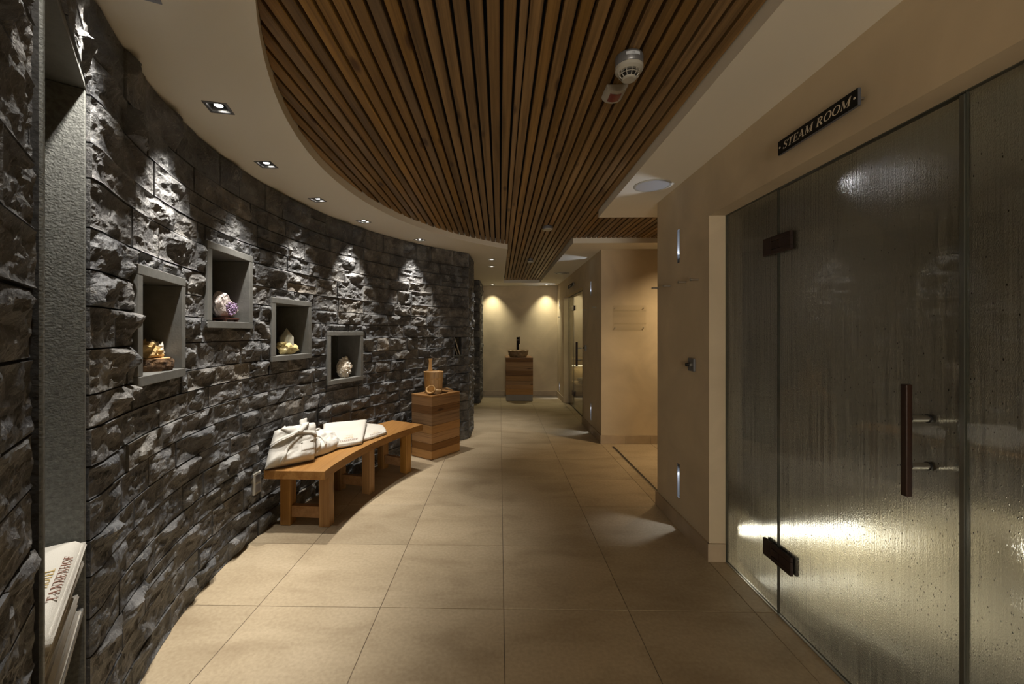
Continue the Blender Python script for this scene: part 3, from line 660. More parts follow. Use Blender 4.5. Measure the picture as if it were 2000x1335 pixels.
for k, (x0, x1, z1) in enumerate(((-.005, -.055, .20), (.035, -.015, .235))):
    p0 = sl.matrix_world @ Vector((x0, .0, .004)); p1 = sl.matrix_world @ Vector((x1, .05, z1))
    tag(B().tube([p0, p0.lerp(p1, .5)+Vector((0, .003, 0)), p1], (.004, .0045, .0035) if k == 0 else (.007, .0075, .006)).done('stick', M['stick'], None, True),
        ('thin pale stick leaning in the stone wall slot', 'thick pale stick leaning in the stone wall slot')[k], 'stick')
so = thing('wall_socket', 'grey socket plate in the stone wall under the bench end', 'socket', (0, 0, 0))
so.matrix_world = WP.frame((SOCK[0]+SOCK[1])/2, SOCK[2])
B().box(-.040, .040, -.022, .03, .002, .142, .004).done('plate', M['plastic'], so)
B().box(-.027, .027, -.024, -.021, .078, .128, .001).done('insert', M['greymetal'], so)
B().box(-.027, .027, -.024, -.021, .016, .066, .001).done('insert', M['greymetal'], so)

# ------------------------------------------------------------------ minerals
def lump(bb, c, r, seed, amp=.25, fr=14, sub=3, flat=None):
    q = bmesh.ops.create_icosphere(bb.bm, subdivisions=sub, radius=1.0)
    for v in q['verts']:
        n = v.co.normalized(); k = 1+amp*mnoise.fractal(n*1.6+Vector((seed, 0, seed*.7)), 1.0, 2.0, 4)+amp*.35*mnoise.cell(n*4+Vector((seed, 3, 1)))
        v.co = Vector((c[0]+n.x*r[0]*k, c[1]+n.y*r[1]*k, c[2]+n.z*r[2]*k))
        if flat is not None and v.co.z < flat: v.co.z = flat
    return bb
def prism(bb, p, d, r, ln, n=6, tip=.35, rot=0.0):
    d = Vector(d).normalized(); qm = d.to_track_quat('Z', 'Y').to_matrix().to_4x4()
    return bb.lathe([(0, 0), (r, 0), (r*.95, ln*(1-tip)), (0, ln)], n, Matrix.Translation(p) @ qm @ Matrix.Rotation(rot, 4, 'Z'))
def in_niche(nr, x, y, z): 
    m_ = Matrix.LocRotScale(nr.location, nr.rotation_euler, nr.scale); return m_ @ Vector((x, y, z)), nr.rotation_euler.z
FZ = .0402
p, rz = in_niche(n1, .088, .072, FZ)
st = thing('wood_slice', 'bark edged slice of tree trunk under the crystals in the leftmost niche', 'wood slice', p, rz)
bb = B(); prof = [(0, 0), (.090, 0), (.096, .02), (.095, .04), (.091, .052)]
bb.lathe(prof, 40)
for v in bb.bm.verts:
    rr = math.hypot(v.co.x, v.co.y)
    if rr > .01: k = 1+.09*mnoise.noise(Vector((v.co.x*40, v.co.y*40, v.co.z*60)))+.06*mnoise.noise(Vector((v.co.x*12, v.co.y*12, 0))); v.co.x *= k; v.co.y *= k
bb.done('bark', M['bark'], st)
bb = B().lathe([(0, .051), (.083, .051), (.083, .0545), (0, .0545)], 40); bb.done('cut_face', M['cutwood'], st)
p, rz = in_niche(n1, .088, .072, FZ+.0545)
cr = thing('crystal_cluster', 'ochre and milky quartz cluster lying on the wood slice in leftmost niche', 'mineral', p, rz); cr.scale = (1.25, 1.1, 1.45)
bb = B(); lump(bb, (-.035, .0, .026), (.040, .045, .028), 1.3, .5, flat=0.0); lump(bb, (-.005, -.02, .016), (.030, .03, .018), 4.3, .6, flat=0.0); lump(bb, (-.05, .03, .05), (.016, .016, .016), 2.2, .6)
bb.done('matrix_rock', M['ochre'], cr)
bb = B(); random.seed(3)
lump(bb, (.035, -.01, .022), (.032, .032, .024), 7.1, .4, flat=0.0)
for k in range(16):
    prism(bb, (.03+random.uniform(-.03, .02), random.uniform(-.03, .025), .012), (random.uniform(-.6, 1.2), random.uniform(-.8, .5), random.uniform(.3, 1)), random.uniform(.006, .012), random.uniform(.028, .05), rot=random.random())
bb.done('quartz_points', M['quartz'], cr)
# amethyst
p, rz = in_niche(n2, .075, .058, FZ)
sd = thing('mineral_stand', 'low dark red wooden stand under the purple amethyst', 'stand', p, rz)
B().box(-.078, .078, -.045, .045, .014, .026, .004, seg=2).done('top', M['rosewood'], sd)
for x_, y_ in ((-.062, -.032), (.062, -.032), (-.062, .032), (.062, .032)): B().lathe([(0, 0), (.010, 0), (.013, .008), (.009, .0145), (0, .0145)], 12, Matrix.Translation((x_, y_, 0))).done('foot', M['rosewood'], sd)
B().box(-.05, .05, -.028, .028, .010, .0145).done('apron', M['rosewood'], sd)
p, rz = in_niche(n2, .075, .058, FZ+.0262)
am = thing('amethyst', 'purple amethyst geode with white shell on dark stand', 'mineral', p, rz)
bb = B(); q = bmesh.ops.create_icosphere(bb.bm, subdivisions=4, radius=1)
for v in q['verts']:
    n = v.co.normalized(); k = 1+.22*mnoise.fractal(n*1.5+Vector((5.1, 2, 1)), 1, 2, 4)
    lean = .35*max(0, -n.x)*max(0, n.z)
    v.co = Vector((n.x*.105*k*(1-.25*max(0, n.z)), n.y*.055*k, (.066+n.z*.066*k+lean*.07)*(1-.28*n.x)))
    if v.co.z < 0: v.co.z = 0
    if v.co.y < -.028 : v.co.y = -.028+(v.co.y+.028)*.1+.006*mnoise.noise(v.co*60)
bb.done('shell', M['geode'], am)
bb = B(); random.seed(5)
for k in range(95):
    a_ = random.uniform(0, 6.28); r0 = math.sqrt(random.random())
    prism(bb, (.018+r0*.060*math.cos(a_), -.026, .056+r0*.040*math.sin(a_)), (random.uniform(-.5, .5), -1, random.uniform(-.4, .5)), random.uniform(.006, .010), random.uniform(.010, .018), tip=.6, rot=random.random())
bb.done('purple_crystals', M['amethyst'], am)
# yellow calcite with point
p, rz = in_niche(n3, .045, .055, FZ)
ca = thing('yellow_crystal', 'yellow calcite lump with a tall clear greenish point', 'mineral', p, rz)
bb = B(); lump(bb, (.0, 0, .052), (.084, .055, .058), 9.7, .35, flat=0.0); lump(bb, (.068, -.01, .034), (.038, .03, .020), 3.9, .3, flat=0.0); lump(bb, (-.066, .0, .082), (.030, .028, .016), 5.5, .3)
bb.done('base_rock', M['calcite'], ca)
bb = B(); prism(bb, (-.004, .008, .060), (.05, 0, 1), .056, .140, tip=.5, rot=.3); prism(bb, (.018, .025, .045), (.10, .1, 1), .038, .10, tip=.4, rot=.9)
bb.done('clear_point', M['point'], ca)
# knobbly white mineral
p, rz = in_niche(n4, .060, .052, FZ)
wm = thing('white_mineral', 'upright knobbly pinkish white mineral cluster', 'mineral', p, rz)
bb = B(); random.seed(11); lump(bb, (0, 0, .085), (.070, .05, .092), 6.2, .25, sub=4, flat=0.0)
for v in bb.bm.verts: v.co.x += (.09-v.co.z)*.18*(-1 if v.co.z > .09 else .3); 
bb.done('core', M['pinkq'], wm)
bb = B()
for k in range(130):
    u_ = random.uniform(-1, 1); a_ = random.uniform(0, 6.28); s_ = math.sqrt(1-u_*u_); n = Vector((s_*math.cos(a_), s_*math.sin(a_), u_))
    pz = max(.012, .088+n.z*.085)
    prism(bb, (n.x*.062*(1.1-.25*(pz > .1)), n.y*.044, pz), (n+Vector((random.uniform(-.6, .6), random.uniform(-.6, .6), random.uniform(-.6, .6)))), random.uniform(.006, .013), random.uniform(.012, .024), n=5, tip=.5, rot=random.random())
bb.done('white_knobs', M['quartz'], wm)
random.seed(21)

# ------------------------------------------------------------------ towels and robes
def cloth(name, S, m, parent=None, nu=36, nv=36, back=0.0):
    """closed cushion: front S(u,v) over a base sheet"""
    v = []; f = []
    for side in (1, 0):
        for i in range(nu+1):
            for j in range(nv+1): v.append(S(i/nu, j/nv, side))
    n1 = nv+1; off = (nu+1)*n1
    for i in range(nu):
        for j in range(nv):
            q = (i*n1+j, (i+1)*n1+j, (i+1)*n1+j+1, i*n1+j+1); f.append(q); f.append(tuple(off+k for k in q[::-1]))
    per = [(i, 0) for i in range(nu)]+[(nu, j) for j in range(nv)]+[(i, nv) for i in range(nu, 0, -1)]+[(0, j) for j in range(nv, 0, -1)]
    for a_, b_ in zip(per, per[1:]+per[:1]):
        A_, B_ = a_[0]*n1+a_[1], b_[0]*n1+b_[1]; f.append((A_, off+A_, off+B_, B_))
    me = mesh(name, v, f); bm_ = bmesh.new(); bm_.from_mesh(me); bmesh.ops.remove_doubles(bm_, verts=bm_.verts, dist=1e-5); bmesh.ops.recalc_face_normals(bm_, faces=bm_.faces); bm_.to_mesh(me); bm_.free()
    return link(name, me, m, parent, True)
def quad_sheet(c, T, seed, pw=6.0, wr=.006, wf=9.0, lo=.012, loc=(0, 0, 0), rnd=.0):
    BL, BR, TR, TL = [Vector(q)-Vector(loc) for q in c]; n = (BR-BL).cross(TL-BL).normalized()
    def S(u, v, side, off=0.0):
        uu, vv = u, v
        if rnd:                                    # rounded outline
            e = max(abs(2*u-1), abs(2*v-1)); r_ = math.hypot(2*u-1, 2*v-1)
            k = 1-rnd*(1-e/max(r_, 1e-6)); uu = .5+(u-.5)*k; vv = .5+(v-.5)*k
        p_ = BL*(1-uu)*(1-vv)+BR*uu*(1-vv)+TR*uu*vv+TL*(1-uu)*vv
        prof = (max(0, 1-abs(2*u-1)**pw)*max(0, 1-abs(2*v-1)**pw))**.5
        h = lo+(T-lo)*prof + (wr*mnoise.fractal(Vector((u*wf*.4+seed, v*wf*.5, seed)), 1, 2, 3)*(.3+prof))
        bul = 0.5*T*(1-prof) if side else 0
        return p_+n*((h+off) if side else .0)
    return S, n
def band(name, S, pts, wd, th, m, parent, off=.002):
    """a strip of cloth lying on sheet S along the (u,v) polyline"""
    pts = [Vector((*q, 0)) for q in pts]; P_ = []
    for i in range(len(pts)-1):
        for k in range(8): P_.append(pts[i].lerp(pts[i+1], k/8))
    P_.append(pts[-1]); v = []; prof = [(-1, 0), (-.95, .7), (-.6, 1), (0, 1), (.6, 1), (.95, .7), (1, 0), (.0, -.4)]
    for i, q in enumerate(P_):
        d = (P_[min(i+1, len(P_)-1)]-P_[max(i-1, 0)]).normalized(); pn = Vector((-d.y, d.x, 0)); w_ = wd[0]+(wd[1]-wd[0])*i/(len(P_)-1) if hasattr(wd, '__len__') else wd
        for a_, b_ in prof:
            e = q+pn*a_*w_/2; v.append(S(min(1.15, max(-.05, e.x)), min(1.15, max(-.1, e.y)), 1, off+th*b_))
    k = len(prof); f = [(i*k+j, i*k+(j+1) % k, (i+1)*k+(j+1) % k, (i+1)*k+j) for i in range(len(P_)-1) for j in range(k)]
    f += [tuple(range(k))[::-1], tuple((len(P_)-1)*k+j for j in range(k))]
    me = mesh(name, v, f); bm_ = bmesh.new(); bm_.from_mesh(me); bmesh.ops.recalc_face_normals(bm_, faces=bm_.faces); bm_.to_mesh(me); bm_.free()
    return link(name, me, m, parent, True)
def robe(label, c, T, seed, design, **kw):
    loc = c[0]; root = thing('bathrobe', label, 'bathrobe', loc)
    S, n = quad_sheet(c, T, seed, loc=loc, **kw)
    cloth('body', S, M['robe'], root, 44, 44)
    for nm, pts, wd, th in design: band(nm, S, pts, wd, th, M['robe'], root)
    return root, S
BT = .430      # bench top
r1, S1 = robe('white bathrobe with tied belt nearest the front end of the bench', [(-1.548, 2.690, BT+.004), (-1.315, 2.915, BT+.004), (-1.400, 3.115, .655), (-1.565, 2.845, .655)], .085, 2.0,
  [('lapel', [(.15, 1.0), (.27, .90), (.38, .80), (.47, .70)], (.19, .13), .018), ('lapel', [(.66, 1.14), (.68, .98), (.62, .84), (.52, .70)], (.19, .13), .026),
   ('front_hem', [(.58, .66), (.42, .50), (.32, .34), (.27, .03)], (.075, .06), .009), ('belt', [(-.01, .58), (.18, .65), (.40, .71), (.62, .715), (.84, .67), (1.01, .57)], .085, .020),
   ('belt', [(.0, .525), (.2, .60), (.42, .665)], .045, .024), ('pocket', [(.62, .34), (.92, .36)], .26, .002)], wr=.010, wf=8, pw=7, rnd=.08)
r2, S2 = robe('folded white bathrobe between the belted robe and the towels', [(-1.335, 2.945, BT+.004), (-1.240, 3.25, BT+.004), (-1.41, 3.39, .515), (-1.535, 3.06, .565)], .075, 6.0,
  [('lapel', [(.0, .92), (.28, .80), (.62, .98)], (.12, .08), .010), ('sleeve', [(.02, .10), (.10, .34), (.06, .62)], (.26, .20), .022), ('front_hem', [(.22, .70), (.36, .42), (.34, .10)], (.05, .05), .006)], wr=.012, wf=9, pw=4, rnd=.35)
def bench_towel(label, c, T, seed, tx, rnd):
    loc = c[0]; root = thing('bath_towel', label, 'towel', loc)
    S, n = quad_sheet(c, T, seed, pw=14, wr=.003, wf=6, lo=T*.35, loc=loc, rnd=rnd)
    cl = cloth('cloth', S, M['towel'], root, 30, 30)
    def fold(S_=S): 
        return band('folded_edge', S_, [(.03, .02), (.5, .012), (.97, .02)], .05, .003, M['towel'], root)
    fold()
    wv = (Vector(c[1])-Vector(c[0])).length; hv = (Vector(c[3])-Vector(c[0])).length
    for txt, y_, h_, m_, fit in tx:
        bm_ = text_mesh(txt, h_, lambda x_, yy, d: S(.60+x_/wv, (y_+yy)/hv, 1, .0012+d), fit=fit); me = D.meshes.new('embroidery'); bm_.to_mesh(me); bm_.free()
        link('embroidery', me, M[m_], cl)
    return root
TX = [('TANNENHOF', .030, .020, 'maroon', .155), ('HOTEL', .062, .016, 'gold', .075), ('.....', .090, .012, 'gold', .06)]
bench_towel('folded white towel propped beside the bathrobes, its lettering partly covered', [(-1.330, 3.10, BT+.02), (-1.115, 3.345, BT+.003), (-1.195, 3.71, .545), (-1.445, 3.36, .585)], .03, 3.3, TX, .06)
bench_towel('folded white towel farthest along the bench, TANNENHOF stitched in full', [(-1.165, 3.355, BT+.004), (-1.000, 3.69, BT+.003), (-1.095, 3.87, .462), (-1.285, 3.66, .53)], .022, 8.1, TX, .28)
# towel pile in the tall niche: each towel its own thing
ax, ay = Vector(WP.pt(S_B, 0, 0)), Vector(WP.pt(S_A, 0, 0)); tb = (ay-ax).normalized(); nb_ = Vector((tb.y, -tb.x, 0)); mid = (ax+ay)/2
zt = .536; hts = [.022, .020, .026, .022, .024, .022, .026, .024, .034]
for k, hh in enumerate(hts):
    hl = .235+random.uniform(-.006, .008); fr_ = -.006+random.uniform(-.014, .008); dp = .27; tw = random.uniform(-.03, .03)
    if k == len(hts)-1: hl = .252; fr_ = .006; tw = 0
    t2 = (tb+nb_*tw).normalized(); n2_ = Vector((t2.y, -t2.x, 0))
    c0 = mid+n2_*fr_
    c = [c0-t2*hl, c0+t2*hl, c0+t2*hl-n2_*dp, c0-t2*hl-n2_*dp]; c = [Vector((q.x, q.y, zt)) for q in c]
    last = k == len(hts)-1
    lab = 'topmost towel of the niche pile, with HOTEL TANNENHOF stitched on it' if last else 'plain folded white towel, %s in the tall niche pile' % ('bottom one' if k == 0 else ['', 'second from the bottom', 'third from the bottom', 'fourth from the bottom', 'fifth, in the middle,', 'fourth from the top', 'third from the top', 'second from the top'][k])
    rt = thing('niche_towel', lab, 'towel', c[0], 0, 'towels stacked in the tall niche')
    S, _n = quad_sheet([q for q in c], hh, k*1.7, pw=16, wr=.003, wf=7, lo=hh*.45, loc=c[0])
    cl = cloth('cloth', S, M['towel'], rt, 26, 14)
    band('fold', S, [(.01, .006), (.5, .003), (.99, .006)], .03, .003, M['towel'], rt, off=-hh*.25)
    if last:
        for txt, y_, h_, m_, fit in (('TANNENHOF', .010, .017, 'maroon', .235), ('HOTEL', .034, .017, 'gold', .105)):
            bm_ = text_mesh(txt, h_, lambda x_, yy, d: S(.5+(x_+.005)/(2*hl), (y_+yy)/dp, 1, .001+d), fit=fit); me = D.meshes.new('embroidery'); bm_.to_mesh(me); bm_.free(); link('embroidery', me, M[m_], cl)
    zt += hh*.96

# ------------------------------------------------------------------ curved bench
be = thing('bench', 'low curved wooden bench along the dark stone wall', 'bench', (CX, CY, 0))
def pol(r_, a_): a_ = math.radians(a_); return (-r_*math.cos(a_), r_*math.sin(a_))
RI, RO = 2.985, 3.392
n = 40; A0, A1 = 1.15, 29.4
pts = [pol(RI, a) for a in np.linspace(A0, A1, n)]+[pol(RO, a) for a in np.linspace(A1, A0, n)]
bb = B().poly_prism(pts, BT-.057, BT); bmesh.ops.bevel(bb.bm, geom=[e for e in bb.bm.edges if abs(e.verts[0].co.z-e.verts[1].co.z) < 1e-5], offset=.0025, segments=1, affect='EDGES'); bb.done('seat', M['bench'], be)
for ang in (4.35, 15.6, 26.0):
    mtx = Matrix.Rotation(-math.radians(ang), 4, 'Z')
    B().box(-RI-.105, -RI-.030, -.0375, .0375, 0, BT-.0575, .003, mtx).done('leg', M['benchleg'], be)
    B().box(-RO+.020, -RO+.095, -.0375, .0375, 0, BT-.0575, .003, mtx).done('leg', M['benchleg'], be)
    B().box(-RO+.0955, -RI-.1055, -.022, .022, .055, .135, .002, mtx).done('stretcher', M['bench'], be)

# ------------------------------------------------------------------ plank pedestal, bucket, ladle
pd = math.atan2(.386, .282)
pe = thing('pedestal', 'square pedestal of stacked old planks at the bench end', 'pedestal', (-.713, 4.33, 0), 0)
ux = Vector((.573, .819, 0)).normalized(); vx = Vector((-.819, .573, 0)).normalized()
PM = Matrix(((ux.x, vx.x, 0, 0), (ux.y, vx.y, 0, 0), (0, 0, 1, 0), (0, 0, 0, 1)))
hts = [.090, .078, .105, .085, .120, .083, .092]; z = 0.002
PW, PDp = .455, .305
for k, h in enumerate(hts):
    e = random.uniform(0, .0025); dk = k in (1, 5)
    o = B().box(e, PW-e, e, PDp-e, z, z+h-.0012, .0015).done('plank', M['plankdark'] if dk else M['plank'], pe); o.matrix_local = PM; z += h
o = B().box(0, PW, 0, PDp, z, z+.020, .002).done('top', M['bench'], pe); o.matrix_local = PM; PZ = z+.020
def onped(x, y): return Vector((-.713, 4.33, PZ))+ux*x+vx*y
bp_ = onped(.20, .165)
bk = thing('sauna_bucket', 'pale wooden sauna bucket with one tall stave, on the pedestal', 'bucket', bp_)
ns = 14
for k in range(ns):
    a0, a1 = 2*math.pi*(k+.03)/ns, 2*math.pi*(k+.97)/ns
    bb = B(); am = (a0+a1)/2; tall = False
    v = []
    for (rb, z_) in ((.092, 0.0), (.110, .235)):
        for rr in (rb, rb-.012):
            for a in (a0, am, a1): v.append((rr*math.cos(a), rr*math.sin(a), z_))
    f = [(0, 1, 7, 6), (1, 2, 8, 7), (5, 4, 10, 11), (4, 3, 9, 10), (0, 6, 9, 3), (2, 5, 11, 8), (6, 7, 10, 9), (7, 8, 11, 10), (0, 3, 4, 1), (1, 4, 5, 2)]
    me = mesh('stave', v, f); link('stave', me, M['pail'], bk)
B().lathe([(0, .0), (.088, .0), (.088, .012), (0, .012)], 32).done('bottom', M['pail'], bk)
B().lathe([(0, .222), (.096, .222), (.098, .228), (0, .228)], 32).done('liner', M['pail'], bk)
B().lathe([(.1035, .150), (.1065, .151), (.1078, .168), (.1048, .168)], 40).done('hoop', M['pail'], bk)
vd = Vector((-.52, .85, 0)).normalized()
hm = Matrix(((vd.x, -vd.y, 0, vd.x*.098), (vd.y, vd.x, 0, vd.y*.098), (0, 0, 1, 0), (0, 0, 0, 1)))
bb = B(); prof = [(.025, .20), (.024, .24), (.019, .275), (.016, .315), (.017, .345), (.022, .362), (.021, .372)]
rings = [[bb.bm.verts.new(hm @ Vector((x_, y_, z_))) for x_, y_ in ((-.009, -hw), (.009, -hw), (.009, hw), (-.009, hw))] for hw, z_ in prof]
for a_, b_ in zip(rings[:-1], rings[1:]):
    for i in range(4): bb.bm.faces.new((a_[i], a_[(i+1) % 4], b_[(i+1) % 4], b_[i]))
bb.bm.faces.new(rings[0][::-1]); bb.bm.faces.new(rings[-1]); bb.done('handle_stave', M['pail'], bk)
lb = onped(.075, .085)
ld = thing('ladle', 'wooden ladle with round bowl lying before the bucket', 'ladle', lb)
cd = (Vector((0, 0, 1.33))-lb).normalized(); ax_ = (cd*.75+Vector((-.25, 0, .60))).normalized(); qm = Matrix.Translation((0, 0, .048)) @ ax_.to_track_quat('Z', 'Y').to_matrix().to_4x4()
B().lathe([(0, -.040), (.025, -.038), (.042, -.022), (.049, .0), (.052, .016), (.045, .018), (.038, .0), (.025, -.022), (0, -.030)], 32, qm).done('bowl', M['pail'], ld, True)
e1 = onped(.43, .10)-lb
hp = [Vector((.045, .010, .046)), Vector((.09, .03, .036)), e1*.5+Vector((.0, .0, .040)), e1*.75+Vector((0, 0, .038)), e1*.95+Vector((0, 0, .018)), e1+Vector((.004, .004, .006))]
B().tube(hp, [(.016, .014), (.011, .012), (.010, .010), (.010, .009), (.010, .007), (.009, .005)], 12).done('handle', M['pail'], ld, True)

# ------------------------------------------------------------------ recessed lamps
def downlight(i, x, y, label, energy, color, target, spot, rot, blend=1.0):
    root = thing('downlight', label, 'ceiling light', (x, y, ZC), rot, 'recessed square downlights')
    bb = B(); 
    for sx, sy, lx, ly in ((0, 1, .049, .006), (0, -1, .049, .006), (1, 0, .006, .037), (-1, 0, .006, .037)):
        bb.box(sx*.043-lx, sx*.043+lx, sy*.043-ly, sy*.043+ly, -.003, -.0002)
    bb.done('frame', M['greymetal'], root)
    bb = B()
    for sx, sy in ((0, 1), (0, -1), (1, 0), (-1, 0)):
        lx, ly = (.0012, .0375) if sx else (.0375, .0012)
        bb.box(sx*.0372-lx, sx*.0372+lx, sy*.0372-ly, sy*.0372+ly, 0, .045)
    bb.box(-.0375, .0375, -.0375, .0375, .045, .048).done('housing', M['steel'], root)
    la = B().lathe([(0, .010), (.019, .010), (.021, .014), (.023, .040), (0, .040)], 20).done('lamp', M['dark'], root)
    B().lathe([(0, .0085), (.0175, .0085), (.0175, .0099), (0, .0099)], 20).done('lens', M['led'], la)
    l = lamp('beam', 'SPOT', (x, y, ZC-.004), energy, color, target, None, spot, blend, .016)
    l.parent = root; l.matrix_parent_inverse = Matrix.LocRotScale(root.location, root.rotation_euler, root.scale).inverted()
    return root
NAMES = ['square ceiling downlight nearest the camera, above the leftmost niche', 'second square downlight along the stone wall ceiling', 'middle square downlight along the curved stone wall', 'fourth square downlight along the stone wall ceiling', 'fifth downlight, nearest the end of the curved stone wall',
 'nearer of two downlights by the stone wall corner', 'farther of two downlights by the stone wall corner', 'left downlight in front of the end wall', 'right downlight in front of the end wall', 'downlight over the tall towel niche, just above the picture', 'downlight over the near end of the stone wall, behind the picture edge']
def wallpt(s_, z_): return WP.pt(s_, z_, 0)
TG = [(-1.46, 1.80, 1.2), (-1.25, 2.52, 0), (-1.20, 3.06, 0), (-1.33, 3.80, 1.2), (-.93, 4.62, 1.2), (-.20, 5.65, 0), (-.2, 6.3, 0), (-.152, 8.80, .6), (.985, 8.80, .6), (-1.22, 1.10, 1.0), (-.82, .62, 1.0)]
EN = [1.0, 1.0, 1.0, 1.0, .8, .5, .5, 1, 1, .75, .28]; SPT = [66, 74, 74, 62, 62, 60, 60, 84, 84, 70, 66]
for i, (x, y) in enumerate(DL):
    downlight(i, x, y, NAMES[i], (E_END if i in (7, 8) else E_WALL)*EN[i], YELLOW if i in (7, 8) else (1.0, .93, .82), TG[i], SPT[i], dl_rot(i, x, y))
BN = ['added fill downlight behind the camera on the left, nearer one', 'added fill downlight behind the camera on the right, nearer one', 'added fill downlight behind the camera on the left, farther one', 'added fill downlight behind the camera on the right, farther one']
for i, (x, y) in enumerate(DLB): downlight(9, x, y, BN[i], E_BACK, WARM, (x, y, 0), 110, 0)

# ------------------------------------------------------------------ slit lights in the right wall
SLN = ['upper slit light in the wall beside the steam room', 'lower slit light in the wall beside the steam room', 'upper slit light left of the bay', 'lower slit light left of the bay', 'upper slit light beyond the sauna door', 'lower slit light beyond the sauna door']
for k, (y, z0, z1) in enumerate(SL):
    up = k % 2 == 0; root = thing('slit_light', SLN[k], 'wall light', (XW, y, z0), 0, 'vertical slit wall lights'); h = z1-z0
    bb = B(); t_ = .0025
    bb.box(-.0015, .10, -.0188, -.0188+t_, 0.0005, h-.0005).box(-.0015, .10, .0188-t_, .0188, 0.0005, h-.0005).box(-.0015, .10, -.0188, .0188, .0005, t_).box(-.0015, .10, -.0188, .0188, h-t_, h-.0005)
    bb.done('casing', M['greymetal'], root)
    B().box(.10, .102, -.0185, .0185, .001, h-.001).done('back_plate', M['greymetal'], root)
    if up: B().box(.012, .10, -.016, .016, t_, .035).done('lamp_block', M['greymetal'], root)
    else: B().box(.012, .10, -.016, .016, h-.035, h-t_).done('lamp_block', M['greymetal'], root)
    zl = (.0365, h-.004) if up else (.004, h-.0365)
    B().box(.030, .032, -.0163, .0163, zl[0], zl[1]).done('diffuser', M['ledcool'], root)
    zz = z0+(.045 if up else h-.045)
    l = lamp('beam', 'SPOT', (XW+.026, y, zz), 2.6, COOL, (XW-.02, y, zz+(.10 if up else -.10)), None, 80, .5, .004)
    l.parent = root; l.matrix_parent_inverse = Matrix.Translation((XW, y, z0)).inverted()
# ------------------------------------------------------------------ coat pegs, switches, signs
pegs = [(3.225, 1.680, 'coat peg nearest the wall corner'), (3.005, 1.672, 'second coat peg from the wall corner'), (2.755, 1.669, 'third coat peg from the wall corner'), (2.585, 1.664, 'coat peg nearest the steam room door'),
        (5.92, 1.667, 'coat peg beside the sauna door'), (5.30, 1.664, 'coat peg nearest the bay corner'), (8.40, 1.660, 'coat peg beyond the sauna door')]
peg0 = None
for y, z, lb_ in pegs:
    if peg0 is None:
        peg0 = thing('coat_peg', 'small round steel ' + lb_, 'hook', (XW, y, z), 0, 'steel coat pegs')
        B().cyl((-.0005, 0, 0), (-.045, 0, 0), .0065, n=16).done('pin', M['steel'], peg0, False)
        B().cyl((-.045, 0, 0), (-.052, 0, 0), .0085, n=16).done('cap', M['steel'], peg0, False)
    else:
        c_ = copy_tree(peg0); c_.location = (XW, y, z); c_['label'] = 'small round steel ' + lb_
for y, z, lb_ in ((2.66, 1.133, 'grey key switch on the wall beside the steam room door'), (5.93, 1.125, 'grey key switch on the wall beside the sauna door')):
    k_ = thing('key_switch', lb_, 'switch', (XW, y, z))
    B().box(-.014, -.0003, -.040, .040, -.041, .041, .003).done('plate', M['silver'], k_)
    ko = B().cyl((-.014, .008, 0), (-.022, .008, 0), .017, n=20).done('collar', M['steel'], k_)
    B().cyl((-.022, .008, 0), (-.040, .008, 0), .011, n=20).done('knob', M['dark'], ko)
def wall_sign(label, xs, y0, y1, z0, z1, txt):
    """sign standing off the right wall; reads from far (y0) to near (y1)"""
    r_ = thing('wall_sign', label, 'sign', (XW, (y0+y1)/2, (z0+z1)/2)); hw = (y0-y1)/2; hh = (z1-z0)/2; dx = xs-XW
    B().box(dx, dx+.010, -hw, hw, -hh, hh, .0008).done('plate', [M['signedge']], r_)
    fc = B().box(dx-.0012, dx, -hw+.001, hw-.001, -hh+.001, hh-.001).done('face', M['signface'], r_)
    for s in (-1, 1): B().cyl((dx+.010, s*(hw-.013), 0), (-.0003, s*(hw-.013), 0), .004, n=12).done('spacer', M['steel'], r_)
    if txt:
        for s in (-1, 1): B().cyl((dx-.0011, s*(hw-.013), 0), (dx-.0022, s*(hw-.013), 0), .0042, n=16).done('screw_cover', M['letters'], r_)
        bm_ = text_mesh(txt, .031, lambda a_, b_, d: Vector((dx-.0014-d, -a_, b_-.0155)), shear=.22, gap=.05, fit=2*hw-.062); me = D.meshes.new('lettering'); bm_.to_mesh(me); bm_.free(); link('lettering', me, M['letters'], fc)
    else:
        bb = B()
        for a_ in (.04, .09, .14, -.02): bb.box(dx-.0016, dx-.0011, a_-.016, a_+.010, -.012, .012)
        bb.done('lettering', M['letters'], fc)
    return r_
wall_sign('black STEAM ROOM sign above the steam room door', 1.196, 1.806, 1.408, 2.0935, 2.1530, 'STEAM ROOM')
wall_sign('small black sign above the far sauna door', 1.196, 7.30, 6.80, 2.105, 2.165, None)

# ------------------------------------------------------------------ ceiling devices
def disc(name, label, cat, x, y, z, parts, group=None):
    r_ = thing(name, label, cat, (x, y, z), 0, group)
    for nm, prof, m_ in parts: B().lathe(prof, 40).done(nm, m_, r_, False)
    return r_
disc('ceiling_speaker', 'round white ceiling speaker in front of the steam room wall', 'speaker', 1.045, 2.862, ZC, [('rim', [(.108, -.0003), (.122, -.0003), (.122, -.004), (.112, -.007), (.108, -.005)], M['plastic']), ('grille', [(0, -.002), (.108, -.002), (.108, -.004), (0, -.0045)], M['speaker'])])
disc('ceiling_vent', 'round flat vent in the ceiling before the far sauna door', 'vent', 1.04, 7.00, ZC, [('rim', [(.105, -.0003), (.13, -.0003), (.13, -.005), (.105, -.009)], M['plastic']), ('disc', [(0, -.006), (.09, -.006), (.09, -.011), (0, -.012)], M['silver'])])
SZ = 2.3985
sm = thing('smoke_detector', 'large grey and white smoke detector on the slats nearest the camera', 'detector', (.500, 1.615, SZ))
smb = B().lathe([(0, 0), (.052, 0), (.053, -.004), (.053, -.034), (.049, -.040), (0, -.040)], 40).done('base', M['silver'], sm, True)
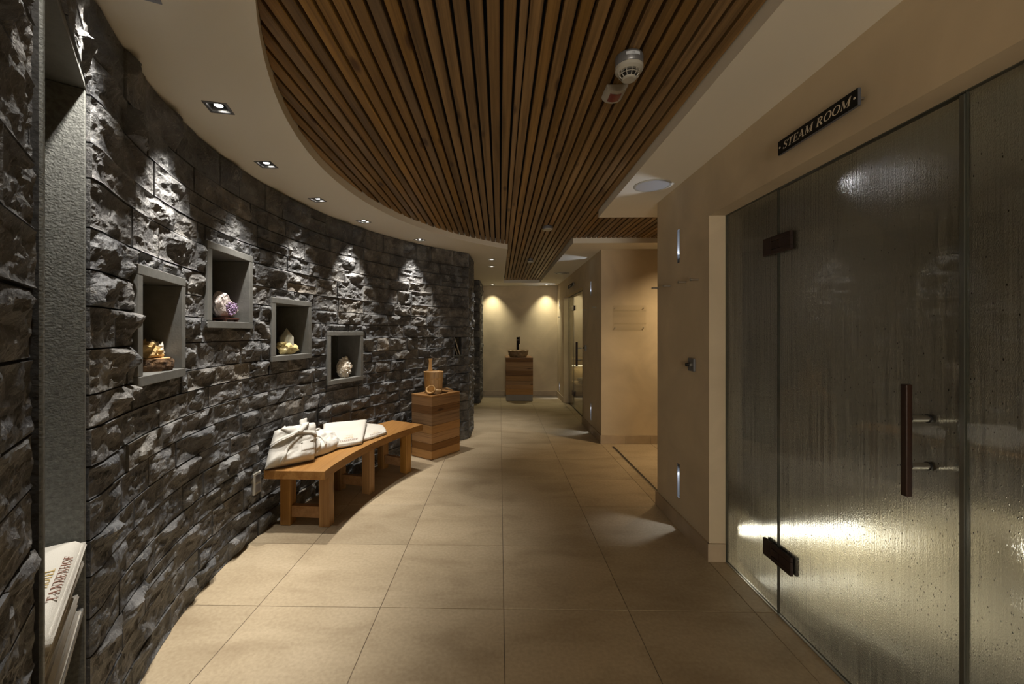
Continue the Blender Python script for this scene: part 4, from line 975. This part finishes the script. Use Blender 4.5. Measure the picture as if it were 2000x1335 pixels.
B().lathe([(0, -.040), (.053, -.040), (.052, -.052), (.040, -.058), (0, -.058)], 40).done('ring', M['plastic'], sm)
B().lathe([(0, -.058), (.030, -.058), (.028, -.078), (0, -.078)], 32).done('chamber', M['dark'], sm)
bb = B()
for k in range(12):
    a = k*math.pi/6; c_, s_ = math.cos(a), math.sin(a)
    bb.tube([(.039*c_, .039*s_, -.057), (.037*c_, .037*s_, -.072), (.026*c_, .026*s_, -.082)], .0017, 6)
bb.tube([(.0375*math.cos(a), .0375*math.sin(a), -.070) for a in np.linspace(0, 2*math.pi, 33)], .0013, 6)
bb.done('cage', M['plastic'], sm)
B().lathe([(0, -.080), (.027, -.080), (.027, -.086), (.022, -.088), (0, -.088)], 32).done('cap', M['plastic'], sm)
lbp = []; 
for a in np.linspace(-2.05, -1.05, 9): lbp.append((math.cos(a)*.0536, math.sin(a)*.0536))
v = [(x_, y_, z_) for x_, y_ in lbp for z_ in (-.008, -.020)]; f = [(2*i, 2*i+1, 2*i+3, 2*i+2) for i in range(8)]
link('paper_label', mesh('paper_label', v, f), mat('label_white', (.5, .55, .62), .6), smb)
bm_ = text_mesh('410', .007, lambda a_, b_, d: Vector((math.cos(-1.55+a_/.054)*.054, math.sin(-1.55+a_/.054)*.054, -.0175+b_)), fit=.013); me = D.meshes.new('label_print'); bm_.to_mesh(me); bm_.free(); link('label_print', me, M['dark'], smb)
pr = thing('alarm_indicator', 'small white alarm indicator with a red window on the slats', 'alarm', (.505, 1.835, SZ))
bb = B(); pts = [(-.046, 0), (.046, 0)]+[(.046*math.cos(a), -.030*math.sin(a)) for a in np.linspace(0, math.pi, 14)][1:-1]
bb2 = []
for y_ in (-.048, .048):
    bb2.append([bb.bm.verts.new((x_, y_, z_)) for x_, z_ in pts])
for i in range(len(pts)): j = (i+1) % len(pts); bb.bm.faces.new((bb2[0][i], bb2[0][j], bb2[1][j], bb2[1][i]))
bb.bm.faces.new(bb2[0]); bb.bm.faces.new(bb2[1][::-1]); bb.done('body', M['plastic'], pr)
bb = B(); cs = [(math.cos(a)*.0465, -math.sin(a)*.0312) for a in np.linspace(math.pi*.32, math.pi*.68, 8)]
va = [[bb.bm.verts.new((x_, y_, z_)) for x_, z_ in cs] for y_ in (-.026, .034)]
for i in range(7): bb.bm.faces.new((va[0][i], va[0][i+1], va[1][i+1], va[1][i]))
bb.done('red_window', M['red'], pr)
disc('smoke_detector', 'flat round grey detector midway along the slats', 'detector', .480, 4.16, SZ, [('base', [(0, 0), (.052, 0), (.053, -.022), (.05, -.026), (0, -.026)], M['silver']), ('cap', [(0, -.026), (.048, -.026), (.045, -.033), (0, -.035)], M['plastic'])])
disc('smoke_detector', 'small detector at the far end of the slats', 'detector', .440, 5.95, SZ, [('base', [(0, 0), (.040, 0), (.040, -.022), (0, -.022)], M['silver']), ('neck', [(.0, -.022), (.033, -.022), (.033, -.034), (0, -.034)], M['dark']), ('cap', [(0, -.034), (.047, -.034), (.045, -.048), (.028, -.056), (0, -.056)], M['plastic'])])

# ------------------------------------------------------------------ steam room
XG = 1.321; GT = .010; TOP = 2.012
def pane(name, y0, y1, z0, z1, mats, parent, seal=True):
    """glass sheet with clear outer face, wet inner face and green cut edges"""
    x0, x1 = XG, XG+GT
    v = [(x0, y0, z0), (x0, y1, z0), (x0, y1, z1), (x0, y0, z1), (x1, y0, z0), (x1, y1, z0), (x1, y1, z1), (x1, y0, z1)]
    f = [(0, 3, 2, 1), (4, 5, 6, 7), (0, 1, 5, 4), (2, 3, 7, 6), (1, 2, 6, 5), (3, 0, 4, 7)]
    me = mesh(name, v, f)
    for m_ in mats: me.materials.append(m_)
    me.polygons[0].material_index = 0; me.polygons[1].material_index = 1
    for k in range(2, 6): me.polygons[k].material_index = 2
    o = D.objects.new(name, me); COL.objects.link(o); o.parent = parent; return o
gm = [M['glass'], M['wet'], M['edge']]
YD0, YD1 = 1.212, 2.000
sd1 = struct(pane('door_1', YD0+.004, YD1-.003, .008, TOP, gm, None), 'steamed glass door leaf of the steam room')
wn1 = struct(pane('window_1', YD1+.001, 2.4405, .004, TOP+.005, gm, None), 'narrow fixed steamed pane left of the steam room door')
wn2 = struct(pane('window_2', -.34, YD0-.010, .004, TOP+.005, gm, None), 'fixed steamed pane right of the steam room door')
B().box(XG-.004, XG+GT+.004, YD0-.009, YD0+.003, .004, TOP).done('edge_seal', M['edge'], wn2)
B().box(XG-.001, XG+GT+.001, 2.441, 2.4528, .0, TOP+.008).done('edge_seal', M['edge'], wn1)
struct(B().box(XG-.002, XG+GT+.002, -.34, 2.4528, TOP+.0055, 2.0208).done('trim_1', M['edge']), 'thin glazing channel under the steam room lintel')
struct(B().box(XG-.006, XG+GT+.006, -.34, 2.441, .0002, .0038).done('trim_2', M['steel']), 'thin steel sill strip under the steam room glass')
def hinge(z0, z1, par):
    """clamp hinge across the joint of pane and door, both faces"""
    for s in (-1, 1):
        xa, xb = (XG-.014, XG-.0005) if s < 0 else (XG+GT+.0005, XG+GT+.014)
        nm = 'hinge_plate'
        B().box(xa, xb, YD1+.027, YD1+.088, z0, z1, .002).done(nm, M['bronze'], par)
        B().box(xa, xb, YD1-.108, YD1+.024, z0, z0+.022, .0015).done(nm, M['bronze'], par)
        B().box(xa, xb, YD1-.108, YD1+.024, z1-.022, z1, .0015).done(nm, M['bronze'], par)
        B().box(xa, xb, YD1-.108, YD1-.030, z0+.0222, z1-.0222, .0015).done(nm, M['bronze'], par)
        B().box(xa+.001, xb-.001, YD1-.027, YD1+.0268, z0+.025, z1-.025, .0015).done('knuckle', M['bronze'], par)
hinge(1.712, 1.797, sd1); hinge(.238, .322, sd1)
ha = thing('door_handle', 'dark wooden bar handle on steel posts through the steamed glass door', 'handle', (XG, 1.303, 1.0))
for s in (-1, 1):
    xo = (-.078, -.058) if s < 0 else (GT+.058, GT+.078)
    B().box(xo[0], xo[1], -.0095, .0095, -.168, .176, .004, seg=2).done('grip', M['handle'], ha)
    for z in (.070, -.076):
        xi = (-.058, -.0005) if s < 0 else (GT+.0005, GT+.058)
        po = B().cyl((xi[0], 0, z), (xi[1], 0, z), .0105, n=20).done('post', M['steel'], ha, False)
        xr = (-.0055, -.0003) if s < 0 else (GT+.0003, GT+.0055)
        B().cyl((xr[0], 0, z), (xr[1], 0, z), .0135, n=20).done('rubber_ring', M['dark'], po)
struct(B().box(XW+.16, 3.3, -.50, -.36, 0, ZC).done('wall_steam', M['steamwall']), 'near end wall inside the steam room')
struct(B().box(3.20, 3.299, -.36, 3.12, 0, ZC-.001).done('wall_steam', M['steamwall']), 'rear wall inside the steam room')
struct(B().box(XW+.161, 3.2, 3.05, 3.119, 0, ZC-.001).done('wall_steam', M['steamwall']), 'far wall inside the steam room')
struct(B().box(XW+.161, 3.2, -.36, 3.05, .0005, .0035).done('floor', M['wetfloor']), 'wet glossy floor inside the steam room')
bn = thing('steam_bench', 'glowing tiled bench along the far wall inside the steam room', 'bench', (1.4, 2.28, 0))
B().box(.0, 1.79, 0, .765, .285, .43, .006).done('seat', M['steambench'], bn); B().box(.0, 1.79, .22, .765, 0, .2845).done('riser', M['steambench'], bn)
B().box(.02, .72, .212, .2195, .130, .185).done('light_strip', M['ledstrip'], bn)
bn2 = thing('steam_bench', 'glowing tiled bench along the rear wall inside the steam room', 'bench', (2.57, -.36, 0))
B().box(.0, .62, 0, 2.635, .285, .43, .006).done('seat', M['steambench'], bn2); B().box(.22, .62, 0, 2.635, 0, .2845).done('riser', M['steambench'], bn2)
B().box(.212, .2195, .05, 2.60, .130, .185).done('light_strip', M['ledstrip'], bn2)
l = lamp('strip_glow', 'AREA', (1.80, 2.40, .27), 15, (1, .92, .68), (1.98, 2.48, -.2), None, sx=.8, sy=.03)
l = lamp('strip_glow', 'AREA', (2.70, 1.0, .27), 17, (1, .94, .76), (2.78, 1.0, -.2), None, sx=.03, sy=2.3)
sp = disc('steam_spot', 'small ceiling spot inside the steam room', 'ceiling light', 2.27, 2.75, ZC-.0005, [('rim', [(.03, 0), (.045, 0), (.045, -.006), (.03, -.004)], M['steel']), ('lens', [(0, -.001), (.03, -.001), (.03, -.003), (0, -.003)], emit('steam_lamp', (.92, .90, 1.0), 16))])
lamp('steam_beam', 'SPOT', (2.27, 2.75, ZC-.01), 12, (.95, .92, 1.0), (2.0, 2.2, 0), None, 120, 1, .03)

# ------------------------------------------------------------------ sauna front and interior
sg = [M['glass'], M['glass'], M['edge']]
pane_args = (sg, None)
XG_ = XG
dr2 = struct(pane('door_2', 6.66, 7.452, .008, 2.005, *pane_args), 'clear glass sauna door')
w3 = struct(pane('window_3', 7.456, 7.965, .004, 2.010, *pane_args), 'fixed glass pane beyond the sauna door')
w4 = struct(pane('window_4', 6.165, 6.656, .004, 2.010, *pane_args), 'fixed glass pane nearer than the sauna door')
for z in (.22, 1.74):
    for s in (-1, 1):
        xa, xb = (XG-.014, XG-.0005) if s < 0 else (XG+GT+.0005, XG+GT+.014)
        B().box(xa, xb, 7.36, 7.55, z, z+.085, .002).done('hinge_plate', M['bronze'], dr2)
B().box(XG-.09, XG-.058, 6.73, 6.765, .80, 1.19, .004).done('grip', M['handle'], dr2)
for z in (.9, 1.09): B().cyl((XG-.058, 6.747, z), (XG-.0005, 6.747, z), .0105, n=14).done('post', M['steel'], dr2)
struct(B().box(XG-.003, XG+GT+.003, 6.158, 7.971, 2.0105, 2.0195).done('trim_3', M['dark']), 'dark channel above the sauna glass')
struct(B().box(XG-.006, XG+GT+.006, 6.158, 7.971, .0002, .0035).done('trim_4', M['dark']), 'dark sill strip under the sauna glass')
struct(B().box(XW+.161, 3.3, 5.181, 5.25, 0, ZC-.001).done('wall_sauna', M['saunawood']), 'near wall inside the sauna')
struct(B().box(3.2, 3.299, 5.25, 8.869, 0, ZC-.001).done('wall_sauna', M['saunawood']), 'rear wall inside the sauna')
ub = thing('sauna_bench', 'upper sauna bench with a glowing strip below its edge', 'bench', (1.40, 8.28, 0))
for k in range(5): B().box(0, 1.79, .012+k*.116, .012+k*.116+.105, .80, .83, .003).done('board', M['saunawood'], ub)
B().box(0, 1.79, .02, .05, .70, .7995).done('front_rail', M['saunawood'], ub)
B().box(0, 1.79, .10, .12, .40, .69).done('front_panel', M['saunawood'], ub)
B().box(0, 1.79, .051, .058, .672, .698).done('light_strip', M['ledsauna'], ub)
lbn = thing('sauna_bench', 'lower sauna bench with white towels on it', 'bench', (1.40, 7.62, 0))
for k in range(5): B().box(0, 1.79, .012+k*.128, .012+k*.128+.118, .365, .395, .003).done('board', M['saunawood'], lbn)
B().box(0, 1.79, .02, .05, .22, .3645).done('front_rail', M['saunawood'], lbn)
for k in range(3):
    q = thing('sauna_towel', ['lowest', 'middle', 'top'][k] + ' folded white towel of the pile on the lower sauna bench', 'towel', (1.62, 7.80, .3955+k*.034), .1*k, 'towels in the sauna')
    S, _ = quad_sheet([(-.13, -.14, 0), (.17, -.14, 0), (.17, .14, 0), (-.13, .14, 0)], .033, k, pw=14, lo=.018, wr=.002); cloth('cloth', S, M['towel'], q, 14, 12)
lamp('sauna_glow', 'AREA', (2.2, 7.4, 2.2), 9, (1, .86, .48), (2.0, 7.9, 0), None, sx=.6, sy=.6)
lamp('sauna_strip_glow', 'AREA', (2.3, 8.33, .66), 2.2, (1, .86, .52), (2.3, 8.2, 0), None, sx=1.6, sy=.03)

# ------------------------------------------------------------------ side bay: drain, acrylic rack, lamp
dn = thing('floor_drain', 'dark linear floor drain along the side bay', 'drain', (1.332, 3.30, 0))
B().box(-.010, .010, 0, 1.60, .0006, .003).done('slot', M['dark'], dn)
for s in (-1, 1): B().box(s*.0125-.0022, s*.0125+.0022, 0, 1.60, .0006, .0036).done('rim', M['steel'], dn)
ak = thing('acrylic_rack', 'clear acrylic rack with two rails on the warm lit bay wall', 'rack', (1.560, 5.034, 1.515))
B().box(-.2, .2, -.014, -.009, -.148, .152, .001).done('plate', M['acrylic'], ak)
for z in (.083, -.072):
    B().box(-.190, .185, -.060, -.0145, z-.004, z+.004, .002).done('rail', M['acrylic'], ak)
    B().box(-.190, .185, -.065, -.060, z-.004, z+.016, .002).done('rail_lip', M['acrylic'], ak)
for x_ in (-.17, .17):
    for z in (.12, -.118): B().cyl((x_, -.0005, z), (x_, -.019, z), .005, n=12).done('screw', M['steel'], ak)
downlight(9, 2.25, 4.25, 'warm downlight of the side bay, hidden behind the wall corner', E_NICHE, AMBER, (2.2, 4.75, .6), 120, 0)

# ------------------------------------------------------------------ washstand before the end wall
wsx = .387
wb = thing('washstand', 'washstand cabinet of old planks before the end wall', 'cabinet', (wsx, 8.152, 0))
B().box(-.262, .262, .012, .70, 0.001, .128, .003).done('kickboard', M['kick'], wb)
z = .130
for k, h in enumerate([.105, .080, .085, .098, .098, .085, .085, .066]):
    B().box(-.266, .266, random.uniform(0, .002), .70, z, z+h-.0012, .0015).done('plank', M['plankdark'] if k in (4, 7) else M['plank'], wb); z += h
B().box(-.268, .268, -.002, .70, z, z+.022, .002).done('top', M['plankdark'], wb); WZ = z+.022
bs = thing('stone_basin', 'rough natural stone wash basin on the far washstand', 'basin', (wsx-.01, 8.40, WZ))
bb = B(); prof = [(0, 0), (.16, 0), (.19, .04), (.205, .100), (.215, .130), (.19, .138), (.17, .110), (.12, .06), (0, .05)]
bb.lathe(prof, 48)
for v in bb.bm.verts:
    rr = math.hypot(v.co.x, v.co.y)
    if rr > .05:
        k = 1+.10*mnoise.fractal(Vector((v.co.x*9, v.co.y*9, v.co.z*16)), 1, 2, 3); v.co.x *= k; v.co.y *= k
        if v.co.z > .05: v.co.z += .016*mnoise.noise(Vector((v.co.x*14, v.co.y*14, 2)))
bb.done('bowl', M['basin'], bs)
tp = thing('tap', 'tall slim dark bronze tap behind the stone basin', 'tap', (wsx-.012, 8.64, WZ))
B().box(-.026, .026, -.02, .02, 0, .40, .003).done('column', M['matte'], tp)
B().box(-.013, .013, -.16, -.0155, .33, .352, .002).done('spout', M['bronze'], tp)
B().box(.0265, .044, -.014, .014, .25, .405, .002).done('lever', M['matte'], tp)
